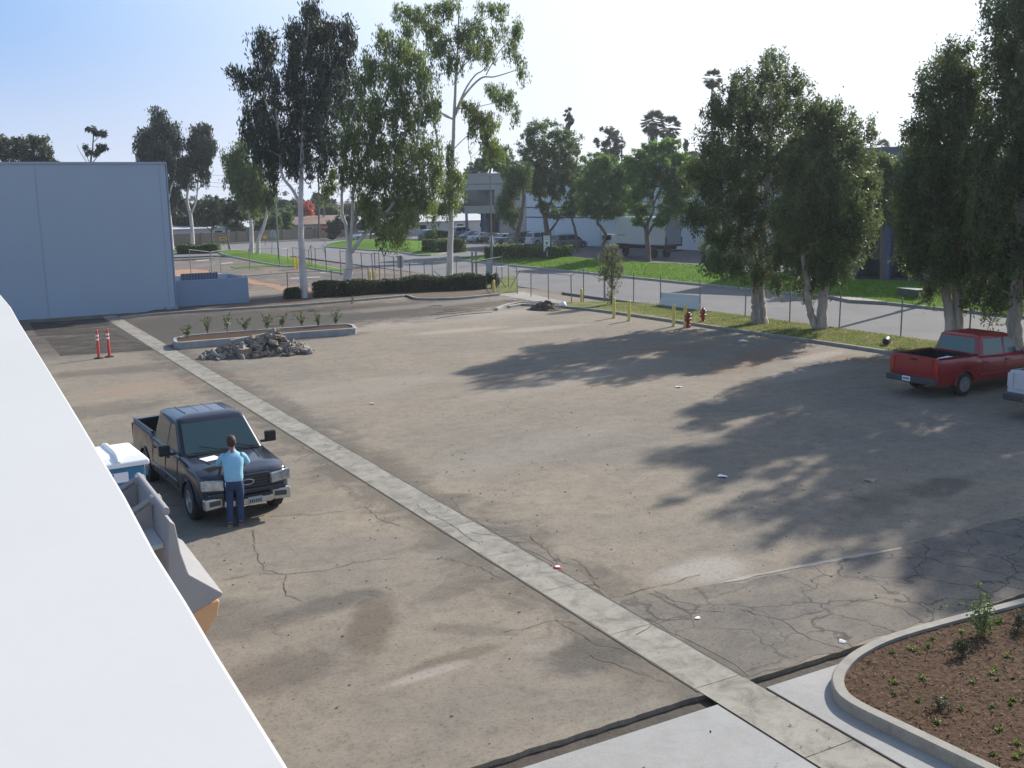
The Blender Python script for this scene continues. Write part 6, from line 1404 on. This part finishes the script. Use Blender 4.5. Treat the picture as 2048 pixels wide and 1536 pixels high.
# ------------------------------------------------------------------ planter island
zi = .33
isl = [gp(x, y, zi) for x, y in ((346, 679), (353, 673.5), (400, 667.5), (477, 661.5), (590, 653.5), (680, 647.5), (703, 648), (711, 652), (702, 656.5), (590, 664.5), (477, 675), (400, 681), (354, 684.5))]
ip = smooth_path(isl, 5, True)
pi = thing('planter_island', 'long raised kerbed planter with young shrubs behind the rubble pile', 'planter', gp(530, 668))
ringkerb(ip, .16, -.1, zi).build('kerb', MT['kerb_grey'], pi, world=True)
MB().prism(shrink(ip, .155), 0, zi-.06).build('soil', MT['soil'], pi, world=True)
def young(p, h, label, seed, n=150, leaf=.11, group='young shrubs in the raised planter', mt='lf_young', spread=.22):
    o = thing('young_shrub', label, 'shrub', p, 0, group); rr = random.Random(seed); g = np.random.default_rng(seed)
    m = MB(); C = []
    for i in range(5):
        a = rr.uniform(0, 6.28); e = Vector((math.cos(a)*spread*rr.uniform(.4, 1.2), math.sin(a)*spread*rr.uniform(.4, 1.2), h*rr.uniform(.65, 1)))
        pts = catmull([(0, 0, -.05), Vector((e.x*.35, e.y*.35, e.z*.5)), e], 4); m.tube(pts, [.012*(1-.6*i_/8)+.003 for i_ in range(len(pts))], 5)
        for j in range(n//5):
            t = rr.uniform(.25, 1); C.append(Vector((e.x*t*t, e.y*t*t, e.z*t))+Vector((rr.gauss(0, .05), rr.gauss(0, .05), rr.gauss(0, .04))))
    m.build('stem', MT['barkd'], o); C = np.array([tuple(c) for c in C]); N_ = len(C)
    A = unit(g.normal(size=(N_, 3))+np.array([0, 0, .5]))*leaf*.5; B = unit(np.cross(A, g.normal(size=(N_, 3))))*leaf*.2
    leaves_mesh('leaves', C, A, B, g.uniform(0, 1, N_), MT[mt], o, world=False); return o
zt = [(245, 425, .75), (425, 383, .85), (600, 372, 1.1), (760, 358, .75), (950, 350, 1.0), (1090, 325, .8), (1265, 318, .85), (1410, 330, .9), (1565, 312, 1.05)]
names_ = ['first small', 'second bright', 'third tallest left', 'fourth thin', 'fifth tall loose', 'sixth sparse', 'seventh', 'eighth upright', 'ninth and rightmost']
for i, (x, y, h) in enumerate(zt): young(gp(320+x/4.452, 580+y/4.452, zi-.07), h*random.uniform(.7, 1.0), f'{names_[i]} young shrub from the left in the raised planter', 100+i, 120, .13, spread=random.uniform(.3, .45))

# rubble
rr = random.Random(21); rcn = gp(515, 713); ax_ = (gp(625, 706)-gp(410, 719)).normalized(); ay = Vector((-ax_.y, ax_.x, 0)); half = 2.2
def chunk(sz, seed, slab=False):
    r_ = random.Random(seed); bm = bmesh.new()
    for _ in range(14):
        v = Vector((r_.uniform(-1, 1), r_.uniform(-1, 1), r_.uniform(-1, 1))); m_ = max(abs(v.x), abs(v.y), abs(v.z)); v = v/m_*r_.uniform(.8, 1)
        bm.verts.new(Vector((v.x*sz[0], v.y*sz[1], v.z*sz[2])))
    res = bmesh.ops.convex_hull(bm, input=bm.verts); bmesh.ops.delete(bm, geom=[e for e in res['geom_interior'] if isinstance(e, bmesh.types.BMVert)], context='VERTS')
    me = bpy.data.meshes.new('concrete_chunk'); bm.to_mesh(me); bm.free(); return me
def heap(u):   # height profile along the pile
    return max(.05, interp([(-1, .12), (-.75, .36), (-.5, .62), (-.1, .72), (.15, .85), (.3, 1.12), (.45, 1.0), (.6, .55), (.8, .5), (1, .2)], u))
GR = 'broken concrete chunks in the rubble pile'
ci = 0
for i in range(270):
    u = rr.uniform(-1, 1); v = max(-1, min(1, rr.gauss(-.15, .45))); hh = heap(u)*max(0, 1-abs(v)/1.05)
    s = rr.uniform(.07, .19)*(1.0 if rr.random() < .75 else 1.35)
    z = hh*rr.uniform(.85, 1.05) if i > 30 else rr.uniform(.05, .2)
    p = rcn+ax_*u*half+ay*(v*.95+.55)+Vector((0, 0, max(.06, z-.05)))
    me = chunk((s*rr.uniform(.8, 1.7), s*rr.uniform(.6, 1.1), s*rr.uniform(.35, .8)), 500+i)
    me.materials.append(MT['rubt'] if i % 9 == 0 else MT['rub'] if i % 4 else MT['kerb'])
    o = bpy.data.objects.new('concrete_chunk', me); COL.objects.link(o); o.location = p; o.rotation_euler = (rr.uniform(-.7, .7), rr.uniform(-.7, .7), rr.uniform(0, 6))
    tag(o, 'broken grey concrete chunk heaped in the rubble pile before the raised planter', 'rubble chunk', GR)
m = MB(); vs = []; fs = []; nx, ny = 30, 12
for i in range(nx+1):
    for j in range(ny+1):
        u = -1+2*i/nx; v = -1+2*j/ny; hh = heap(u)*max(0, 1-abs(v))*.6*(1+rr.uniform(-.15, .15)); p = rcn+ax_*u*half*1.02+ay*(v*.95+.55); vs.append((p.x, p.y, hh-.01))
for i in range(nx):
    for j in range(ny): fs.append((i*(ny+1)+j, (i+1)*(ny+1)+j, (i+1)*(ny+1)+j+1, i*(ny+1)+j+1))
tag(m.add(vs, fs).build('rubble_fill', MT['earth']), 'loose dirt filling the rubble pile between the chunks', 'rubble', kind='stuff')
o = thing('cardboard_box', 'reddish tan box lying at the front of the rubble pile', 'box', gp(489, 715), .3); MB().box((0, 0, .2), (.5, .35, .4), rx=.1).build('box', MT['rubt'], o, bevel=.01)
o = thing('concrete_slab_piece', 'long pale slab piece lying across the top of the rubble pile', 'slab', rcn+ax_*-.3+ay*.75+Vector((0, 0, .72)), math.atan2(ax_.y, ax_.x)+.1); MB().box((0, 0, 0), (1.5, .22, .12), ry=-.12).build('slab', MT['conc'], o, bevel=.02)

# dirt pile, bag, kerb remnants, bucket, litter
pc = gp(1104, 621); m = MB(); vs = []; fs = []; n1, n2 = 12, 32
for i in range(n1+1):
    t = i/n1
    for k in range(n2):
        a = 2*PI*k/n2; r_ = (1-t)*(.92+.22*math.sin(3*a)+.12*rr.uniform(-1, 1)); vs.append((pc.x+math.cos(a)*r_*1.1, pc.y+math.sin(a)*r_+.6, .44*math.sin(t*PI/2)**1.3*(1+rr.uniform(-.3, .3))-.01))
for i in range(n1):
    for k in range(n2): fs.append((i*n2+k, i*n2+(k+1) % n2, (i+1)*n2+(k+1) % n2, (i+1)*n2+k))
fs.append(tuple(n1*n2+k for k in range(n2)))
tag(m.add(vs, fs).build('dirt_pile', MT['mulch']), 'dark dirt pile at the driveway end', 'dirt pile')
tag(bpy.data.objects.new('plastic_bag', chunk((.3, .18, .16), 77)), 'crumpled white bag on the right side of the dirt pile', 'bag'); b_ = bpy.data.objects['plastic_bag']; COL.objects.link(b_); b_.location = pc+Vector((.95, .45, .3)); b_.data.materials.append(MT['paper'])
for pts, lab in (([(996, 621), (1012, 614), (1040, 608.5), (1085, 607)], 'curved strip of broken kerb left of the dirt pile, farther one'), ([(1020, 616), (1050, 611), (1080, 610)], 'curved strip of broken kerb left of the dirt pile, nearer one')):
    P = smooth_path([gp(*q) for q in pts], 5); tag(sweep(P, .2, -.05, .14, 1).build('broken_kerb', MT['conc']), lab, 'kerb', 'broken kerb strips')
bk = thing('bucket', 'black bucket lying on the grass left of the red pickup', 'bucket', gp(1772, 690, .1), .6)
MB().lathe([(.13, -.18), (.17, .18), (.155, .17), (.12, -.16)], 18, (0, 0, .17), 'x').build('pail', MT['blackpl'], bk, smooth=40); MB().lathe([(.12, .06), (.12, .07)], 16, (0, 0, .17), 'x').build('contents', MT['conc'], bk)
def litter(px, py, lab, s=.09, mt='paper', nm='litter'):
    me = chunk((s, s*.7, s*.25), px+py); me.materials.append(MT[mt]); o = bpy.data.objects.new(nm, me); COL.objects.link(o); p = gp(px, py); o.location = (p.x, p.y, .02); o.rotation_euler = (0, 0, px); tag(o, lab, 'litter')
litter(1444, 954, 'flattened white scrap in the tree shadow', .13); litter(1742, 962, 'pale tan strip of litter in the right tree shadow', .16, 'wood'); litter(1395, 1238, 'small white scrap by the cracked pavement', .05); litter(744, 808, 'crushed can in the open middle of the lot', .09); litter(1488, 682, 'white bag flattened near the kerb shadow', .24)
litter(1027, 601, 'white scrap on mud near the driveway corner', .14); litter(1357, 775, 'white scrap inside the first tree shadow', .12); litter(1686, 1285, 'white leaf shaped scrap near the planter', .06)
cp = thing('paper_cup_lid', 'red and white cup lid lying next to the concrete gutter', 'cup lid', gp(1115, 1136)); MB().lathe([(.07, 0), (.075, .012), (.06, .03)], 16).build('lid', MT['redink'], cp, smooth=40); MB().lathe([(.045, .03), (.04, .036)], 14).build('centre', MT['paper'], cp)
# scattered pebbles and leaves: uncountable
g = np.random.default_rng(4); n_ = 3200; X = g.uniform(-3, 33, n_); Yv = 9.9+g.gamma(1.6, 9, n_); keep = (Yv < 55) & (X < 32.5) & ((X < 8.2) | (X > 9.1)); X, Yv = X[keep], Yv[keep]; n_ = len(X)
vs = []; fs = []
for i in range(n_):
    s = .006+.02*g.random()**4; a = g.uniform(0, 6.28); q = [(math.cos(a+t)*s, math.sin(a+t)*s) for t in (0, 1.7, 3.0, 4.6)]; b0 = len(vs)
    vs += [(X[i]+x, Yv[i]+y, -.001) for x, y in q]+[(X[i]+x*.6, Yv[i]+y*.6, s*.9) for x, y in q]; fs += [(b0+4, b0+5, b0+6, b0+7)]+[(b0+k, b0+(k+1) % 4, b0+4+(k+1) % 4, b0+4+k) for k in range(4)]
tag(MB().add(vs, fs).build('gravel', MT['rub']), 'small stones scattered over the old asphalt', 'gravel', kind='stuff')

# ------------------------------------------------------------------ front right planter
zk = .14
op = [gp(x, y, zk) for x, y in ((2300, 1125), (2048, 1194), (1900, 1232), (1780, 1266), (1715, 1295), (1680, 1322), (1663, 1352), (1672, 1384), (1710, 1412), (1800, 1456), (1975, 1540))]
z_ = [(p.x, p.y) for p in op]
ls = (Vector(z_[-1])-Vector(z_[-2])).normalized(); z_ += [tuple(Vector(z_[-1])+ls*1.5), tuple(Vector(z_[-1])+ls*4), (22, z_[-1][1]-4), (24, z_[0][1])]
pth = smooth_path(z_[:13], 6)+[Vector(z_[13]), Vector(z_[14])]
pl = thing('planter_bed', 'large kerbed planting bed with bark mulch in the lower right corner', 'planter', op[6])
ringkerb(pth, .16, -.1, zk).build('kerb', MT['kerb'], pl, world=True)
MB().prism(shrink(pth, .155), -.1, zk-.05).build('soil', MT['soil'], pl, world=True)
g = np.random.default_rng(12)
inn = shrink(pth, .35)
def inside(x, y, P):
    c = False; j = len(P)-1
    for i in range(len(P)):
        if (P[i].y > y) != (P[j].y > y) and x < (P[j].x-P[i].x)*(y-P[i].y)/(P[j].y-P[i].y)+P[i].x: c = not c
        j = i
    return c
C, A, B, T = [], [], [], []; cnt = 0
while cnt < 330:
    x, y = g.uniform(8.5, 19), g.uniform(2, 10.2)
    if not inside(x, y, inn): continue
    cnt += 1; rs_ = g.uniform(.02, .065); k = int(20+g.uniform(0, 30))
    d = unit(g.normal(0, 1, (k, 3))+np.array([0, 0, .6])); P = np.array([x, y, zk-.05])+d*rs_*g.uniform(.2, 1.3, (k, 1)); P[:, 2] = np.maximum(P[:, 2], zk-.045)
    C.append(P); a_ = unit(d+g.normal(0, .4, (k, 3))); A.append(a_*.028); B.append(unit(np.cross(a_, g.normal(size=(k, 3))))*.009); T.append(g.uniform(0, 1, k))
tag(leaves_mesh('ground_cover', *[np.concatenate(v) for v in (C, A, B, T)], MT['lf_euc']), 'tiny green ground cover tufts in the bark mulch bed', 'ground cover', kind='stuff')
# bark chips
n_ = 14000; X = g.uniform(8.5, 19, n_); Yv = g.uniform(1.5, 10.2, n_); kp_ = np.array([inside(x, y, inn) or inside(x, y, shrink(pth, .2)) for x, y in zip(X, Yv)]); X, Yv = X[kp_], Yv[kp_]; n_ = len(X)
d = unit(g.normal(0, 1, (n_, 3))*np.array([1, 1, .35])); P = np.stack([X, Yv, np.full(n_, zk-.035)+g.uniform(0, .015, n_)], 1)
MT['chip'] = leaf_mat('bark_chip', (.045, .026, .016), (.16, .10, .062), 0, .9)
tag(leaves_mesh('bark_chips', P, d*g.uniform(.015, .045, (n_, 1)), unit(np.cross(d, g.normal(0, .3, (n_, 3))+np.array([0, 0, 1.])))*g.uniform(.006, .014, (n_, 1)), g.uniform(0, 1, n_), MT['chip']), 'reddish bark chips covering the planting bed', 'bark chips', kind='stuff')
# dry leaves blown on the slabs and gutter
g = np.random.default_rng(15); n_ = 110; X = np.concatenate([g.uniform(3, 9.0, 60), g.normal(8.65, .25, 50)]); Yv = np.concatenate([g.uniform(3, 9.4, 60), g.uniform(9, 40, 50)]); d = unit(g.normal(0, 1, (n_, 3))*np.array([1, 1, .25]))
tag(leaves_mesh('dry_leaves', np.stack([X, Yv, np.full(n_, .018)], 1), d*g.uniform(.015, .035, (n_, 1)), unit(np.cross(d, g.normal(0, .3, (n_, 3))+np.array([0, 0, 1.])))*g.uniform(.008, .016, (n_, 1)), g.uniform(0, 1, n_), MT['chip']), 'few small dry leaves lying on the concrete', 'dry leaves', kind='stuff')
# upright young shrub with long side branch
ps = gp(1965, 1272, zk-.05); sh = thing('young_shrub', 'upright young shrub with one long side branch in the front planting bed', 'shrub', ps)
W_ = dep(ps); brs = [[(1965, 1275), (1962, 1235), (1958, 1195), (1955, 1162)], [(1963, 1250), (1955, 1225), (1935, 1212), (1905, 1208), (1872, 1220)], [(1965, 1255), (1975, 1225), (1980, 1195)], [(1964, 1262), (1985, 1245), (2000, 1240)], [(1964, 1262), (1948, 1245), (1940, 1235)], [(1966, 1262), (1972, 1210), (1972, 1185)]]
m = MB(); C, A, B, T = [], [], [], []
rr = random.Random(2)
for bi, b in enumerate(brs):
    P = catmull([pD(x, y, W_)+FH*rr.uniform(-.06, .06)*(j > 0) for j, (x, y) in enumerate(b)], 5); m.tube(P, [.009*(1-.7*i/len(P)) for i in range(len(P))], 5)
    for i in range(len(P)*(3 if bi != 1 else 2)):
        c = P[min(len(P)-1, int(len(P)*(.12+.88*rr.random())))]; dv = Vector((rr.gauss(0, 1), rr.gauss(0, 1), rr.gauss(.3, .8))).normalized()
        C.append(c+dv*.03); A.append(dv*.028); B.append(dv.cross(Vector((rr.gauss(0, 1), rr.gauss(0, 1), rr.gauss(0, 1)))).normalized()*.013); T.append(rr.random())
for i in range(420):
    c = pD(1964+rr.gauss(0, 13), 1238+rr.gauss(0, 20), W_)+FH*rr.gauss(0, .09); dv = Vector((rr.gauss(0, 1), rr.gauss(0, 1), rr.gauss(.3, .8))).normalized()
    C.append(c); A.append(dv*.028); B.append(dv.cross(Vector((rr.gauss(0, 1), rr.gauss(0, 1), rr.gauss(0, 1)))).normalized()*.013); T.append(rr.random())
m.build('stem', MT['barkd'], sh, world=True); leaves_mesh('leaves', *[np.array([tuple(v) if hasattr(v, '__len__') else v for v in Q]) for Q in (C, A, B, T)], MT['lf_st'], sh)
young(gp(1925, 1312, zk-.05), .22, 'low dark shrub left of the upright one in the front bed', 301, 260, .045, 'small shrubs in the front planting bed', 'lf_hedge', .10)
young(gp(1880, 1418, zk-.05), .12, 'tiny dark shrub low in the front planting bed', 302, 160, .04, 'small shrubs in the front planting bed', 'lf_hedge', .08)
young(gp(2035, 1262, zk-.05), .25, 'small shrub at the right edge of the front planting bed', 303, 220, .05, 'small shrubs in the front planting bed', 'lf_hedge', .12)
# weeds in the trench
C, A, B, T = [], [], [], []
for i in range(700):
    x = rr.choice([rr.uniform(4.5, 8.2), rr.uniform(9.15, 12)]); c = Vector((x, 9.62+rr.gauss(0, .05), -.11)); dv = Vector((rr.gauss(0, .5), rr.gauss(0, .5), 1)).normalized()
    C.append(c+dv*.02); A.append(dv*.022); B.append(dv.cross(Vector((rr.gauss(0, 1), rr.gauss(0, 1), 0))).normalized()*.005); T.append(rr.random())
tag(leaves_mesh('weeds', *[np.array([tuple(v) if hasattr(v, '__len__') else v for v in Q]) for Q in (C, A, B, T)], MT['lf_sap']), 'sparse dry weeds in the trench along the new concrete', 'weeds', kind='stuff')

# ------------------------------------------------------------------ grass blades
def blades(name, label, pts, h, mt, seed):
    g = np.random.default_rng(seed); P = np.array(pts); n = len(P); d = unit(g.normal(0, .45, (n, 3))+np.array([0, 0, 1.])); hh = h*g.uniform(.4, 1.2, (n, 1)); b = unit(np.cross(d, g.normal(size=(n, 3))))
    tag(leaves_mesh(name, P+d*hh*.4, d*hh*.5, b*hh*.16, g.uniform(0, 1, n), mt), label, 'grass', kind='stuff')
MT['bl1'] = leaf_mat('grass_blade', (.05, .12, .006), (.13, .24, .03), .3, .9); MT['bl2'] = leaf_mat('verge_blade', (.08, .14, .02), (.28, .26, .10), .3, .9)
g = np.random.default_rng(31); pts = [(g.uniform(33.2, 36.95), y, .10) for y in g.gamma(3, 6, 26000)+22 if y < 50]; blades('grass_blades', 'short dry grass blades on the verge beside the lot', pts, .075, MT['bl2'], 1)
pts = []
for _ in range(30000):
    y = 30+g.random()**1.3*68; dx = g.uniform(.1, 7.0); e = math.sqrt(max(0, min(1, (100-y)/9))); xk = 47.45+(1.0*max(0, (y-88)/12)**2)
    un = 1+.16*math.sin(y*.23+ph[0]+dx*.2)+.10*math.sin(y*.61+ph[1]); pts.append((xk+.15+dx*(.55+.45*e), y, .12+(interp(prof, dx)-.12)*un*e))
blades('grass_blades', 'green grass blades on the berm across the street', pts, .13, MT['bl1'], 2)
# ------------------------------------------------------------------ haze
HZ = MB().box((60, 190, 12.0), (1500, 1500, 40)).build('haze', MT['white']); HZ.location.z = 0
hm = bpy.data.materials.new('haze_volume'); hm.use_nodes = True; hn = hm.node_tree.nodes; hn.clear(); out = hn.new('ShaderNodeOutputMaterial'); pv = hn.new('ShaderNodeVolumePrincipled')
pv.inputs['Density'].default_value = .0003; pv.inputs['Color'].default_value = (.86, .92, 1, 1); pv.inputs['Anisotropy'].default_value = .35
hm.node_tree.links.new(pv.outputs[0], out.inputs['Volume']); HZ.data.materials.clear(); HZ.data.materials.append(hm)
tag(HZ, 'thin pale haze in the air over the whole place', 'haze', kind='stuff')
S.cycles.volume_bounces = 0; S.cycles.volume_max_steps = 64
